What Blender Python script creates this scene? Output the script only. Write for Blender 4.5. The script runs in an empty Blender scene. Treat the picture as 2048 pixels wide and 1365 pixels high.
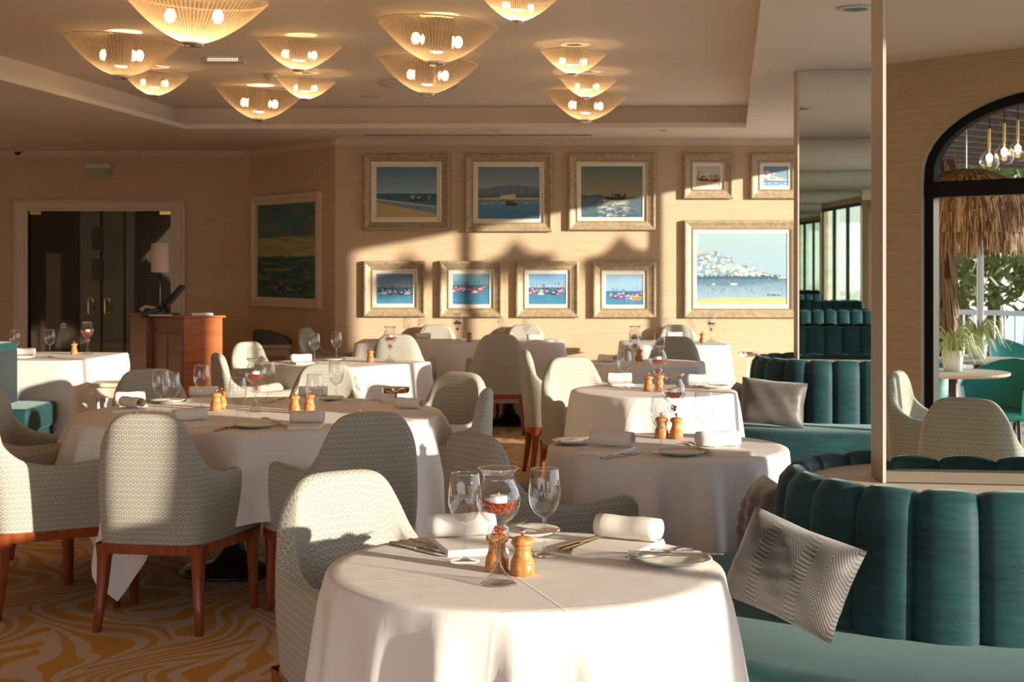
import bpy, math, random
import numpy as np
from mathutils import Vector, Matrix

# ------------------------------------------------------------------ camera, world, sun, exposure
F = 2950.0; HY = 531.0; CX = 1024.0; CAMZ = 1.45
sc = bpy.context.scene
COL = sc.collection
cam = bpy.data.cameras.new('camera'); camo = bpy.data.objects.new('camera', cam); COL.objects.link(camo)
camo.location = (0, 0, CAMZ); camo.rotation_euler = (math.pi/2, 0, 0)
cam.sensor_width = 36; cam.lens = F/2048*36; cam.shift_y = -(682.5-HY)/2048
cam.clip_start = 0.05; cam.clip_end = 300
cam.dof.use_dof = True; cam.dof.focus_distance = 4.6; cam.dof.aperture_fstop = 9.0
sc.camera = camo
AZT = 0.650; TEL = 0.158
SUN = Vector((-1, AZT, -TEL*math.hypot(1, AZT))).normalized()
sl = bpy.data.lights.new('sun', 'SUN'); so = bpy.data.objects.new('sun', sl); COL.objects.link(so)
sl.energy = 10.0; sl.color = (1.0, 0.87, 0.72); sl.angle = math.radians(0.9)
so.rotation_euler = SUN.to_track_quat('-Z', 'Y').to_euler(); so.location = (20, -12, 8)
wd = bpy.data.worlds.new('world'); sc.world = wd; wd.use_nodes = True
wn = wd.node_tree; wbg = wn.nodes['Background']
wtc = wn.nodes.new('ShaderNodeTexCoord'); wsep = wn.nodes.new('ShaderNodeSeparateXYZ'); wr = wn.nodes.new('ShaderNodeValToRGB')
wn.links.new(wtc.outputs['Generated'], wsep.inputs[0]); wn.links.new(wsep.outputs['Z'], wr.inputs[0]); wn.links.new(wr.outputs[0], wbg.inputs[0])
wr.color_ramp.elements[0].position = 0.0; wr.color_ramp.elements[0].color = (0.92, 0.88, 0.84, 1)
wr.color_ramp.elements[1].position = 0.7; wr.color_ramp.elements[1].color = (0.42, 0.58, 0.88, 1)
e_ = wr.color_ramp.elements.new(0.22); e_.color = (0.76, 0.84, 0.96, 1)
wbg.inputs[1].default_value = 2.55
sc.view_settings.view_transform = 'Standard'; sc.view_settings.look = 'None'
sc.view_settings.gamma = 1; sc.view_settings.use_curve_mapping = False; sc.view_settings.exposure = 0.20
sc.cycles.transparent_max_bounces = 48; sc.cycles.max_bounces = 10; sc.cycles.glossy_bounces = 8
sc.cycles.diffuse_bounces = 5; sc.cycles.transmission_bounces = 8; sc.cycles.sample_clamp_indirect = 6.0
sc.cycles.caustics_reflective = False; sc.cycles.caustics_refractive = False

PI = math.pi
rnd = random.Random(7)

# ------------------------------------------------------------------ helpers
def at(px, py, z):
    "point on the horizontal plane z seen at a pixel"
    d = F*(CAMZ-z)/(py-HY)
    return Vector(((px-CX)/F*d, d, z))
def atd(px, py, d):
    return Vector(((px-CX)/F*d, d, CAMZ-(py-HY)/F*d))
def s2l(c):
    return tuple((x/12.92 if x <= .04045 else ((x+.055)/1.055)**2.4) for x in c)
def rgb(r, g, b): return s2l((r/255, g/255, b/255))

class MB:
    def __init__(s): s.v = []; s.f = []; s.uv = None
    def add(s, v, f):
        n = len(s.v); s.v += [tuple(p) for p in v]; s.f += [tuple(i+n for i in q) for q in f]; return s
    def box(s, c, d, rz=0, M=None):
        x, y, z = [k/2 for k in d]; vs = []
        R = Matrix.Rotation(rz, 3, 'Z') if M is None else M
        for i in (-1, 1):
            for j in (-1, 1):
                for k in (-1, 1): vs.append(R @ Vector((i*x, j*y, k*z)) + Vector(c))
        return s.add(vs, [(0,1,3,2),(4,6,7,5),(0,4,5,1),(2,3,7,6),(0,2,6,4),(1,5,7,3)])
    def bx(s, x0, x1, y0, y1, z0, z1):
        return s.box(((x0+x1)/2, (y0+y1)/2, (z0+z1)/2), (x1-x0, y1-y0, z1-z0))
    def tube(s, pts, r, n=8, cap=True):
        pts = [Vector(p) for p in pts]; rs = r if isinstance(r, (list, tuple)) else [r]*len(pts)
        b = len(s.v); up = None
        for i, p in enumerate(pts):
            t = (pts[min(i+1, len(pts)-1)]-pts[max(i-1, 0)]).normalized()
            if up is None:
                up = Vector((0, 0, 1)) if abs(t.z) < .9 else Vector((1, 0, 0))
            a = t.cross(up).normalized(); c = a.cross(t).normalized(); up = c
            for k in range(n):
                w = 2*PI*k/n; s.v.append(tuple(p + a*math.cos(w)*rs[i] + c*math.sin(w)*rs[i]))
        for i in range(len(pts)-1):
            for k in range(n):
                s.f.append((b+i*n+k, b+i*n+(k+1) % n, b+(i+1)*n+(k+1) % n, b+(i+1)*n+k))
        if cap:
            s.f.append(tuple(b+k for k in range(n))[::-1]); s.f.append(tuple(b+(len(pts)-1)*n+k for k in range(n)))
        return s
    def lathe(s, prof, n=24, c=(0, 0, 0), flute=None):
        b = len(s.v); m = len(prof)
        for j, (r, z) in enumerate(prof):
            for k in range(n):
                w = 2*PI*k/n; q = r if flute is None else r+flute(k, j)
                s.v.append((c[0]+q*math.cos(w), c[1]+q*math.sin(w), c[2]+z))
        for j in range(m-1):
            for k in range(n):
                s.f.append((b+j*n+k, b+j*n+(k+1) % n, b+(j+1)*n+(k+1) % n, b+(j+1)*n+k))
        if prof[0][0] > 1e-4 and prof[0][0] < .3: pass
        return s
    def grid(s, P, closed_u=False):
        "P[i][j] points"
        b = len(s.v); n = len(P); m = len(P[0])
        for row in P: s.v += [tuple(p) for p in row]
        for i in range(n-(0 if closed_u else 1)):
            for j in range(m-1):
                i2 = (i+1) % n; s.f.append((b+i*m+j, b+i2*m+j, b+i2*m+j+1, b+i*m+j+1))
        return s
    def build(s, name, m, parent=None, smooth=False, bevel=0, uvs=None, seg=2):
        me = bpy.data.meshes.new(name); me.from_pydata(s.v, [], s.f)
        if smooth: me.polygons.foreach_set('use_smooth', [True]*len(me.polygons))
        if uvs is not None:
            ul = me.uv_layers.new(name='UVMap'); vi = np.empty(len(me.loops), dtype=np.int32); me.loops.foreach_get('vertex_index', vi)
            ul.data.foreach_set('uv', np.asarray(uvs, dtype=np.float32)[vi].ravel())
        me.validate(); me.update()
        if m is not None: me.materials.append(m)
        o = bpy.data.objects.new(name, me); COL.objects.link(o)
        if parent is not None: o.parent = parent
        if bevel:
            md = o.modifiers.new('bevel', 'BEVEL'); md.width = bevel; md.segments = seg; md.limit_method = 'ANGLE'; md.angle_limit = math.radians(40)
            for p in me.polygons: p.use_smooth = True
            try:
                md.harden_normals = True
            except Exception: pass
        return o

def tag(o, label=None, cat=None, group=None, kind=None):
    if label: o['label'] = label
    if cat: o['category'] = cat
    if group: o['group'] = group
    if kind: o['kind'] = kind
    return o
def thing(name, label, cat, loc=(0, 0, 0), rz=0, group=None):
    o = bpy.data.objects.new(name, None); COL.objects.link(o); o.location = loc; o.rotation_euler = (0, 0, rz)
    o.empty_display_size = .05
    return tag(o, label, cat, group)
def struct(name, mb, m, **k):
    o = mb.build(name, m, **k); o['kind'] = 'structure'; return o
KIDS = {}
def copy_tree(o, parent=None):
    c = o.copy(); COL.objects.link(c)
    if parent is not None: c.parent = parent
    for ch in list(o.children): copy_tree(ch, c)
    return c
def place(proto, loc, rz=0, label=None, group=None, s=None, used=set()):
    o = proto if proto.name not in used else copy_tree(proto)
    used.add(proto.name)
    o.location = loc; o.rotation_euler = (0, 0, rz)
    if s: o.scale = (s, s, s)
    if label: o['label'] = label
    if group: o['group'] = group
    return o
def facing(dx, dy): return math.atan2(-dx, dy)

# ------------------------------------------------------------------ materials
class NT:
    def __init__(s, name):
        s.m = bpy.data.materials.new(name); s.m.use_nodes = True; s.t = s.m.node_tree
        s.b = s.t.nodes['Principled BSDF']; s.out = s.t.nodes['Material Output']
    def n(s, typ, **k):
        x = s.t.nodes.new(typ)
        for a, v in k.items(): setattr(x, a, v)
        return x
    def l(s, a, b): s.t.links.new(a, b)
    def val(s, sock, v):
        if hasattr(v, 'is_linked') or hasattr(v, 'links'): s.l(v, sock)
        else: sock.default_value = v
    def math(s, op, a, b=0.0, c=None):
        x = s.n('ShaderNodeMath', operation=op); s.val(x.inputs[0], a); s.val(x.inputs[1], b)
        if c is not None: s.val(x.inputs[2], c)
        return x.outputs[0]
    def mix(s, f, a, b):
        x = s.n('ShaderNodeMix', data_type='RGBA'); s.val(x.inputs[0], f)
        for sk, v in ((x.inputs[6], a), (x.inputs[7], b)):
            if isinstance(v, tuple): sk.default_value = (*v[:3], 1)
            else: s.l(v, sk)
        return x.outputs[2]
    def ramp(s, f, a, b):
        x = s.n('ShaderNodeMapRange', interpolation_type='SMOOTHSTEP'); s.val(x.inputs[0], f); x.inputs[1].default_value = a; x.inputs[2].default_value = b
        return x.outputs[0]
    def noise(s, vec, scale, detail=2, rough=.5, mp=None):
        if mp is not None:
            q = s.n('ShaderNodeMapping'); s.l(vec, q.inputs[0]); q.inputs['Scale'].default_value = mp; vec = q.outputs[0]
        x = s.n('ShaderNodeTexNoise'); s.l(vec, x.inputs['Vector']); x.inputs['Scale'].default_value = scale; x.inputs['Detail'].default_value = detail
        x.inputs['Roughness'].default_value = rough
        return x.outputs[0]
    def bump(s, h, st=.3, dist=.01):
        x = s.n('ShaderNodeBump'); s.l(h, x.inputs['Height']); x.inputs['Strength'].default_value = st; x.inputs['Distance'].default_value = dist
        s.l(x.outputs[0], s.b.inputs['Normal'])
    def obj(s): return s.n('ShaderNodeTexCoord').outputs['Object']
    def uv(s): return s.n('ShaderNodeTexCoord').outputs['UV']
    def xyz(s, v):
        x = s.n('ShaderNodeSeparateXYZ'); s.l(v, x.inputs[0]); return x.outputs
    def col(s, c):
        if isinstance(c, tuple): s.b.inputs['Base Color'].default_value = (*c, 1)
        else: s.l(c, s.b.inputs['Base Color'])
        return s
def pm(name, c, rough=.6, metal=0.0, var=0.0, vs=20, spec=.5, emit=None, es=1.0, sheen=0):
    t = NT(name); t.b.inputs['Roughness'].default_value = rough; t.b.inputs['Metallic'].default_value = metal
    t.b.inputs['Specular IOR Level'].default_value = spec
    if sheen: t.b.inputs['Sheen Weight'].default_value = sheen
    if emit: t.b.inputs['Emission Color'].default_value = (*emit, 1); t.b.inputs['Emission Strength'].default_value = es
    if var:
        f = t.noise(t.obj(), vs, 3); t.col(t.mix(f, tuple(x*(1-var) for x in c), tuple(min(1, x*(1+var)) for x in c)))
    else: t.col(c)
    return t.m

M = {}
M['white'] = pm('white_paint', (.62, .56, .48), .5)
M['ceiling'] = pm('ceiling_paint', (.80, .71, .61), .85, var=.02, vs=1.2)
M['trim'] = pm('cream_trim', (.66, .55, .43), .45)
M['beigepanel'] = pm('beige_panel', (.40, .315, .245), .5)
M['black'] = pm('black_frame', (.008, .008, .009), .6, spec=.2)
M['blackplastic'] = pm('black_plastic', (.02, .02, .022), .4)
M['iron'] = pm('dark_iron', (.02, .017, .015), .38, .3)
M['chrome'] = pm('chrome', (.75, .73, .70), .12, 1.0)
M['steel'] = pm('cutlery_steel', (.62, .60, .58), .18, 1.0)
M['gold'] = pm('brass', (.75, .50, .16), .25, 1.0)
M['porcelain'] = pm('porcelain', (.80, .78, .70), .25)
M['wax'] = pm('wax', (.85, .82, .76), .4)
M['bead'] = pm('red_bead', (.42, .07, .015), .35, var=.5, vs=160)
M['rubber'] = pm('grey', (.1, .1, .1), .6)
M['paper'] = pm('paper', (.80, .80, .80), .6)
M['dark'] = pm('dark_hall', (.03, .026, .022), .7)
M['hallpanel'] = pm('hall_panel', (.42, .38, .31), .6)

def m_wall():
    t = NT('grasscloth_wallpaper'); o = t.obj()
    a = t.noise(o, 1.0, 4, .7, (9, 9, 170)); b = t.noise(o, 1.0, 3, .6, (3, 3, 60)); c = t.noise(o, 1.1, 2)
    f = t.math('ADD', t.math('MULTIPLY', a, .55), t.math('ADD', t.math('MULTIPLY', b, .3), t.math('MULTIPLY', c, .15)))
    f = t.ramp(f, .32, .68)
    t.col(t.mix(f, (.50, .36, .225), (.63, .475, .32))); t.b.inputs['Roughness'].default_value = .8; t.bump(a, .25, .004)
    return t.m
M['wall'] = m_wall()

def m_carpet():
    t = NT('swirl_carpet'); o = t.obj(); x, y, z = t.xyz(o)
    nz = t.noise(o, 1.1, 1); nz2 = t.noise(o, 1.9, 1, .5, (1, 1.3, 1))
    w1 = t.math('MULTIPLY', t.math('SINE', t.math('MULTIPLY', y, 5.2)), .34)
    u = t.math('ADD', t.math('MULTIPLY', x, 2.7), t.math('ADD', w1, t.math('MULTIPLY', t.math('SUBTRACT', nz, .5), 2.6)))
    fr = t.math('FRACT', u); fl = t.math('FLOOR', u)
    sn = t.math('SINE', t.math('MULTIPLY', fr, PI))
    par = t.math('SUBTRACT', t.math('MULTIPLY', t.math('MODULO', t.math('ABSOLUTE', fl), 2.0), 2.0), 1.0)
    ph = t.math('ADD', t.math('MULTIPLY', y, 27.0), t.math('MULTIPLY', par, t.math('MULTIPLY', fr, 24.0)))
    ph = t.math('ADD', ph, t.math('MULTIPLY', t.math('SINE', t.math('MULTIPLY', fr, 2*PI)), 2.6))
    ph = t.math('ADD', ph, t.math('ADD', t.math('MULTIPLY', fl, 2.3), t.math('MULTIPLY', t.math('SUBTRACT', nz2, .5), 13)))
    st = t.math('SINE', ph)
    th = t.math('SUBTRACT', 1.1, t.math('MULTIPLY', t.math('POWER', sn, .5), 1.45))
    f = t.ramp(t.math('SUBTRACT', st, th), -.10, .10)
    fine = t.noise(o, 260, 2)
    gold = t.mix(fine, (.42, .20, .035), (.66, .36, .09)); beige = t.mix(fine, (.50, .37, .26), (.66, .52, .38))
    t.col(t.mix(f, beige, gold)); t.b.inputs['Roughness'].default_value = .95; t.b.inputs['Specular IOR Level'].default_value = .1
    t.bump(fine, .5, .004)
    return t.m
M['carpet'] = m_carpet()

def m_fabric():
    t = NT('chair_ring_fabric'); x, y, z = t.xyz(t.uv())
    S = 1/.0195
    v = t.math('MULTIPLY', y, S*.92); r = t.math('FLOOR', v)
    u = t.math('ADD', t.math('MULTIPLY', x, S), t.math('MULTIPLY', r, .5))
    du = t.math('SUBTRACT', t.math('FRACT', u), .5); dv = t.math('SUBTRACT', t.math('FRACT', v), .5)
    d = t.math('SQRT', t.math('ADD', t.math('MULTIPLY', du, du), t.math('MULTIPLY', dv, dv)))
    ring = t.math('SUBTRACT', 1.0, t.ramp(t.math('ABSOLUTE', t.math('SUBTRACT', d, .30)), .03, .12))
    dg = t.math('SUBTRACT', 1.0, t.ramp(t.math('ABSOLUTE', t.math('SUBTRACT', du, t.math('ADD', dv, .45))), .05, .14))
    f = t.math('MAXIMUM', ring, t.math('MULTIPLY', dg, .7))
    n = t.noise(t.uv(), 900, 2)
    f2 = t.math('ADD', t.math('MULTIPLY', f, .75), t.math('MULTIPLY', n, .25))
    t.col(t.mix(f2, (.50, .475, .395), (.235, .24, .21))); t.b.inputs['Roughness'].default_value = .85; t.b.inputs['Specular IOR Level'].default_value = .2
    t.bump(f2, .25, .003)
    return t.m
M['fabric'] = m_fabric()
def m_wood(name, c1, c2, rough=.3, mp=(30, 30, 3)):
    t = NT(name); f = t.noise(t.obj(), 1.0, 4, .6, mp); t.col(t.mix(t.ramp(f, .3, .7), c1, c2))
    t.b.inputs['Roughness'].default_value = rough; t.b.inputs['Coat Weight'].default_value = .25; t.b.inputs['Coat Roughness'].default_value = .2
    return t.m
M['legwood'] = m_wood('cherry_leg', (.22, .045, .014), (.34, .08, .024), .28)
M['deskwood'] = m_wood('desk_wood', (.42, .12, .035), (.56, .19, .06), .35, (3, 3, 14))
M['deskwood_shaded'] = m_wood('desk_wood_shaded', (.24, .12, .075), (.30, .16, .10), .4, (3, 3, 14))  # desk wood darkened, shade of the faces turned from the sun painted in
def m_olive():
    t = NT('olive_wood'); o = t.obj(); f = t.noise(o, 1.0, 4, .65, (170, 60, 16)); f2 = t.noise(o, 1.0, 2, .5, (40, 40, 10))
    c = t.mix(t.ramp(f, .35, .62), (.30, .095, .02), (.66, .30, .075)); t.col(t.mix(t.ramp(f2, .3, .75), c, (.50, .19, .045)))
    t.b.inputs['Roughness'].default_value = .3; t.b.inputs['Coat Weight'].default_value = .3
    return t.m
M['olive'] = m_olive()
def m_cloth():
    t = NT('white_linen'); o = t.obj(); x, y, z = t.xyz(o)
    def line(c, per):
        return t.math('SUBTRACT', 1.0, t.ramp(t.math('ABSOLUTE', t.math('SUBTRACT', t.math('FRACT', t.math('ADD', t.math('DIVIDE', c, per), .63)), .5)), 0.0, .012))
    h = t.math('ADD', line(x, .42), line(y, .37)); w = t.noise(o, 14, 3); fine = t.noise(o, 700, 1)
    hh = t.math('ADD', t.math('MULTIPLY', h, .35), t.math('ADD', t.math('MULTIPLY', w, .8), t.math('MULTIPLY', fine, .12)))
    t.col((.80, .765, .725)); t.b.inputs['Roughness'].default_value = .75; t.b.inputs['Specular IOR Level'].default_value = .25; t.bump(hh, .22, .008)
    return t.m
M['cloth'] = m_cloth()
M['napkin'] = pm('napkin_linen', (.84, .79, .72), .75, spec=.2)
def m_velvet():
    t = NT('teal_velvet'); o = t.obj(); f = t.noise(o, 1, 4, .7, (9, 9, 70)); g = t.noise(o, 5, 3)
    k = t.math('ADD', t.math('MULTIPLY', f, .6), t.math('MULTIPLY', g, .4)); k = t.ramp(k, .3, .7)
    t.col(t.mix(k, (.005, .030, .035), (.012, .066, .070))); t.b.inputs['Roughness'].default_value = .62; t.b.inputs['Specular IOR Level'].default_value = .25
    t.b.inputs['Sheen Weight'].default_value = .34; t.b.inputs['Sheen Roughness'].default_value = .42; t.b.inputs['Sheen Tint'].default_value = (.36, .50, .49, 1)
    t.bump(f, .12, .004)
    return t.m
M['velvet'] = m_velvet()
def m_pillow():
    t = NT('zigzag_cushion'); x, y, z = t.xyz(t.uv())
    # nested angular meander: stripes whose direction flips by block
    bx = t.math('MULTIPLY', x, 9.0); tri = t.math('ABSOLUTE', t.math('SUBTRACT', t.math('FRACT', bx), .5))
    tri2 = t.math('MINIMUM', t.math('MULTIPLY', tri, 2.0), .72)
    n = t.noise(t.uv(), 6, 1)
    v = t.math('ADD', t.math('MULTIPLY', y, 92.0), t.math('MULTIPLY', tri2, 9.0))
    v = t.math('ADD', v, t.math('MULTIPLY', n, 3.0))
    st = t.ramp(t.math('ABSOLUTE', t.math('SUBTRACT', t.math('FRACT', v), .5)), .19, .27)
    t.col(t.mix(st, (.014, .017, .024), (.105, .084, .066))); t.b.inputs['Roughness'].default_value = .45; t.b.inputs['Sheen Weight'].default_value = .5
    t.bump(st, .3, .003)
    return t.m
M['pillow'] = m_pillow()
def m_glass(name, tint=(1, 1, 1), lo=.035, hi=.75, rough=.01, pw=4.0):
    t = NT(name); tr = t.n('ShaderNodeBsdfTransparent'); tr.inputs[0].default_value = (*tint, 1)
    gl = t.n('ShaderNodeBsdfAnisotropic'); gl.inputs['Roughness'].default_value = rough; gl.inputs[0].default_value = (1, 1, 1, 1)
    lw = t.n('ShaderNodeLayerWeight'); lw.inputs[0].default_value = .5
    p = t.math('POWER', lw.outputs['Facing'], pw); f = t.math('ADD', t.math('MULTIPLY', p, hi-lo), lo)
    mx = t.n('ShaderNodeMixShader'); t.l(f, mx.inputs[0]); t.l(tr.outputs[0], mx.inputs[1]); t.l(gl.outputs[0], mx.inputs[2]); t.l(mx.outputs[0], t.out.inputs[0])
    return t.m
M['glass'] = m_glass('clear_glass', (.93, .93, .93), .075, .95, .01, 2.4)
M['pane'] = m_glass('window_pane', (.96, .97, .96), .04, .6)
M['doorglass'] = m_glass('door_glass', (.80, .80, .76), .03, .3)
def m_mirror():
    t = NT('mirror'); t.b.inputs['Metallic'].default_value = 1; t.b.inputs['Roughness'].default_value = .006
    t.col((.82, .86, .82)); return t.m
M['mirror'] = m_mirror()
def m_bowl():
    t = NT('ribbed_lamp_glass'); tr = t.n('ShaderNodeBsdfTransparent'); tr.inputs[0].default_value = (.95, .86, .72, 1)
    tl = t.n('ShaderNodeBsdfTranslucent'); tl.inputs[0].default_value = (.95, .80, .60, 1)
    df = t.n('ShaderNodeBsdfDiffuse'); df.inputs[0].default_value = (.85, .74, .60, 1)
    gl = t.n('ShaderNodeBsdfAnisotropic'); gl.inputs['Roughness'].default_value = .3
    m1 = t.n('ShaderNodeMixShader'); m1.inputs[0].default_value = .35; t.l(tl.outputs[0], m1.inputs[1]); t.l(df.outputs[0], m1.inputs[2])
    m3 = t.n('ShaderNodeMixShader'); m3.inputs[0].default_value = .07; t.l(m1.outputs[0], m3.inputs[1]); t.l(gl.outputs[0], m3.inputs[2])
    x, y, z = t.xyz(t.obj()); an = t.math('ARCTAN2', y, x)
    rib = t.ramp(t.math('SINE', t.math('MULTIPLY', an, 84)), -.6, .6)
    lw = t.n('ShaderNodeLayerWeight'); lw.inputs[0].default_value = .45
    sp = t.noise(t.obj(), 60, 2)
    f = t.math('ADD', t.math('ADD', t.math('MULTIPLY', rib, .38), t.math('MULTIPLY', lw.outputs['Facing'], .45)), t.math('MULTIPLY', t.ramp(sp, .35, .7), .22))
    m2 = t.n('ShaderNodeMixShader'); t.l(f, m2.inputs[0]); t.l(tr.outputs[0], m2.inputs[1]); t.l(m3.outputs[0], m2.inputs[2]); t.l(m2.outputs[0], t.out.inputs[0])
    return t.m
M['bowl'] = m_bowl()
M['bulb'] = pm('lit_bulb', (1, .8, .5), .5, emit=(1, .62, .27), es=16)
M['rimglow'] = pm('bowl_rim_glass', (.85, .68, .46), .35)
M['shade'] = pm('lamp_shade', (.75, .62, .47), .7)
def m_frame():
    t = NT('champagne_frame'); f = t.noise(t.obj(), 26, 4, .65); t.col(t.mix(t.ramp(f, .3, .7), (.33, .25, .15), (.46, .365, .24)))
    t.b.inputs['Roughness'].default_value = .55; t.b.inputs['Metallic'].default_value = .1; t.bump(f, .1, .003); return t.m
M['frame'] = m_frame()
M['framelip'] = pm('frame_gold_lip', (.60, .44, .24), .3, .7)
M['mount'] = pm('white_mount', (.80, .74, .66), .7)
def m_art():
    t = NT('painted_canvas'); a = t.n('ShaderNodeVertexColor'); a.layer_name = 'paint'; t.l(a.outputs[0], t.b.inputs['Base Color'])
    t.b.inputs['Roughness'].default_value = .5; return t.m
M['art'] = m_art()
M['leaf'] = pm('leaf', (.13, .16, .03), .6, var=.5, vs=3)
M['leaf2'] = pm('pale_leaf', (.45, .52, .22), .5, var=.3, vs=30)
M['bark'] = pm('bark', (.12, .07, .04), .9, var=.3, vs=10)
M['straw'] = pm('straw', (.36, .19, .085), .8, var=.35, vs=40)
M['straw_dark'] = pm('straw_dark', (.13, .065, .03), .8)
M['straw_light'] = pm('straw_light', (.62, .42, .22), .8)
M['teal'] = pm('teal_wicker', (.03, .36, .32), .5)
M['stone'] = pm('terrace_stone', (.50, .45, .38), .8, var=.1, vs=2)
M['darkwood'] = m_wood('pergola_wood', (.10, .055, .035), (.17, .10, .07), .6, (3, 25, 25))
M['globe'] = pm('lamp_globe', (.82, .80, .82), .3)
M['green'] = pm('green_exit', (.33, .42, .24), .5)
M['plinth'] = pm('bench_shade_dark', (.02, .03, .03), .7)  # near-black that paints shade onto the bench backrest
M['render'] = pm('outside_render', (.60, .52, .42), .8)

# ------------------------------------------------------------------ setting
ZC = 2.70; ZT = 2.90; YW = 14.6; YD = 16.15; FX = 3.45
P0 = Vector((-1.75, YW)); P1 = Vector((-2.88, YD))
struct('floor', MB().bx(-8, 3.6, -3.0, 16.4, -.06, 0), M['carpet'])
def wall_seg(name, a, b, z0, z1, th, m=None, side=1):
    a = Vector(a); b = Vector(b); d = (b-a).normalized(); n = Vector((-d.y, d.x))*side*th
    v = [(a.x, a.y), (b.x, b.y), (b.x+n.x, b.y+n.y), (a.x+n.x, a.y+n.y)]
    mb = MB().add([(x, y, z0) for x, y in v]+[(x, y, z1) for x, y in v], [(0,1,2,3),(7,6,5,4),(0,4,5,1),(1,5,6,2),(2,6,7,3),(3,7,4,0)])
    return struct(name, mb, m or M['wall'])
wall_seg('wall_back', P0, (FX+.2, YW), 0, 2.95, .12)
wall_seg('wall_angled', P1, P0, 0, 2.95, .10, side=1)
DX0 = (28-CX)/F*YD; DX1 = (371-CX)/F*YD; DZ = CAMZ-(400-HY)/F*YD   # outer casing
cw = .155
dI0, dI1, dIz = DX0+cw, DX1-cw, DZ-.10
wall_seg('wall_door', (-5.52, YD), (DX0+.02, YD), 0, 2.95, .12)
wall_seg('wall_door', (DX1-.02, YD), (P1.x, YD), 0, 2.95, .12)
wall_seg('wall_door', (DX0+.02, YD), (DX1-.02, YD), DZ-.02, 2.95, .12)
wall_seg('wall_left', (-8.0, 14.9), (-5.52, YD), 0, 2.95, .12)
wall_seg('wall_left', (-7.9, -2.9), (-7.9, 15.0), 0, 2.95, .12)
# crown mouldings
def mould(name, a, b, zz, side=1, prof=((0, 0), (.012, 0), (.018, .012), (.030, .020), (.040, .042), (.050, .048), (.050, .062), (0, .062))):
    a = Vector(a); b = Vector(b); d = (b-a).normalized(); n = Vector((-d.y, d.x))*side
    rows = [[(p.x+n.x*o, p.y+n.y*o, zz+h) for o, h in prof] for p in (a, b)]
    m = len(prof); mb = MB().grid(rows); mb.f.append(tuple(range(m))); mb.f.append(tuple(range(2*m-1, m-1, -1)))
    return struct(name, mb, M['trim'])
mould('trim_1', P0, (FX, YW), ZC-.062, -1)
mould('trim_2', P1, P0, ZC-.062, -1)
mould('trim_3', (-5.52, YD), P1, ZC-.062, -1)
mould('trim_4', (-7.9, 14.95), (-5.52, YD), ZC-.062, -1)
BP = ((0, 0), (.018, 0), (.018, .10), (.010, .12), (0, .12))
for i, (a, b) in enumerate(((P0, (FX, YW)), (P1, P0), ((DX1, YD), P1))):
    mould('baseboard_'+('back', 'angled', 'door')[i], a, b, 0.0, -1, BP)
# ceiling with tray recess
H = [(2.12, 13.36), (-2.99, 13.5), (-4.99, -2.4), (-.20, -2.4)]
def slab(name, poly, z0, z1, m):
    n = len(poly); mb = MB().add([(x, y, z0) for x, y in poly]+[(x, y, z1) for x, y in poly],
        [tuple(range(n)), tuple(range(2*n-1, n-1, -1))]+[(i, (i+1) % n, n+(i+1) % n, n+i) for i in range(n)])
    return struct(name, mb, m)
for nm, q in (('ceiling', [(-8.2, -3), (-4.99-.04, -3), (-4.99, -2.4), (-2.99, 13.5), (-2.99, 16.5), (-8.2, 16.5)]),
              ('ceiling', [(-2.99, 13.5), (2.12, 13.36), (2.12, 16.5), (-2.99, 16.5)]),
              ('ceiling', [(-.20, -3), (4.0, -3), (4.0, 16.5), (2.12, 16.5), (2.12, 13.36), (-.20, -2.4)]),
              ('ceiling', [(-5.03, -3), (-.2, -3), (-.2, -2.4), (-4.99, -2.4)])):
    slab(nm, q, ZC, ZC+.045, M['ceiling'])
def offs(poly, o):
    c = Vector((sum(p[0] for p in poly)/4, sum(p[1] for p in poly)/4)); out = []
    for i, p in enumerate(poly):
        a = Vector(poly[i-1]); p = Vector(p); b = Vector(poly[(i+1) % 4]); d1 = (p-a).normalized(); d2 = (b-p).normalized()
        n1 = Vector((d1.y, -d1.x)); n2 = Vector((d2.y, -d2.x)); k = (n1+n2)
        k = k/(k.dot(n1)); 
        if (p+k*.01-c).length < (p-c).length: k = -k
        out.append(tuple(p+k*o))
    return out
HO = offs(H, .12); HO2 = offs(H, .30)
mb = MB()
for i in range(4):
    a, b = HO[i], HO[(i+1) % 4]; c, d = HO2[(i+1) % 4], HO2[i]
    mb.add([(*a, ZC+.045), (*b, ZC+.045), (*b, ZT), (*a, ZT), (*d, ZC+.045), (*c, ZC+.045), (*c, ZT), (*d, ZT)], [(0,1,2,3),(4,7,6,5),(0,4,5,1)])
struct('trim_5', mb, M['ceiling'])
slab('ceiling', HO2, ZT, ZT+.06, M['ceiling'])

# facade on the right: piers, sill, lintel and glazing
LZ = 2.61
struct('wall_right', MB().bx(FX, FX+.22, .2, YW+.1, LZ, 2.95), M['wall'])
piers = [(4.22, 5.16), (10.08, 11.2), (14.42, 14.7)]
for a, b in piers: struct('wall_right', MB().bx(FX, FX+.22, a, b, 0, LZ), M['wall'])
def window(n, y0, y1, muls, tr=None):
    o = thing('window_%d' % n, None, None); o['kind'] = 'structure'
    mb = MB(); fw = .06
    mb.bx(FX+.06, FX+.12, y0, y1, 0, .09); mb.bx(FX+.06, FX+.12, y0, y1, LZ-fw, LZ)
    for y in (y0+fw/2, y1-fw/2, *muls): mb.bx(FX+.06, FX+.12, y-fw/2, y+fw/2, .09, LZ-fw)
    mb.build('window_frame', M['black'], o)
    MB().bx(FX+.085, FX+.091, y0+.05, y1-.05, .08, LZ-.05).build('pane', M['pane'], o)
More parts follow.
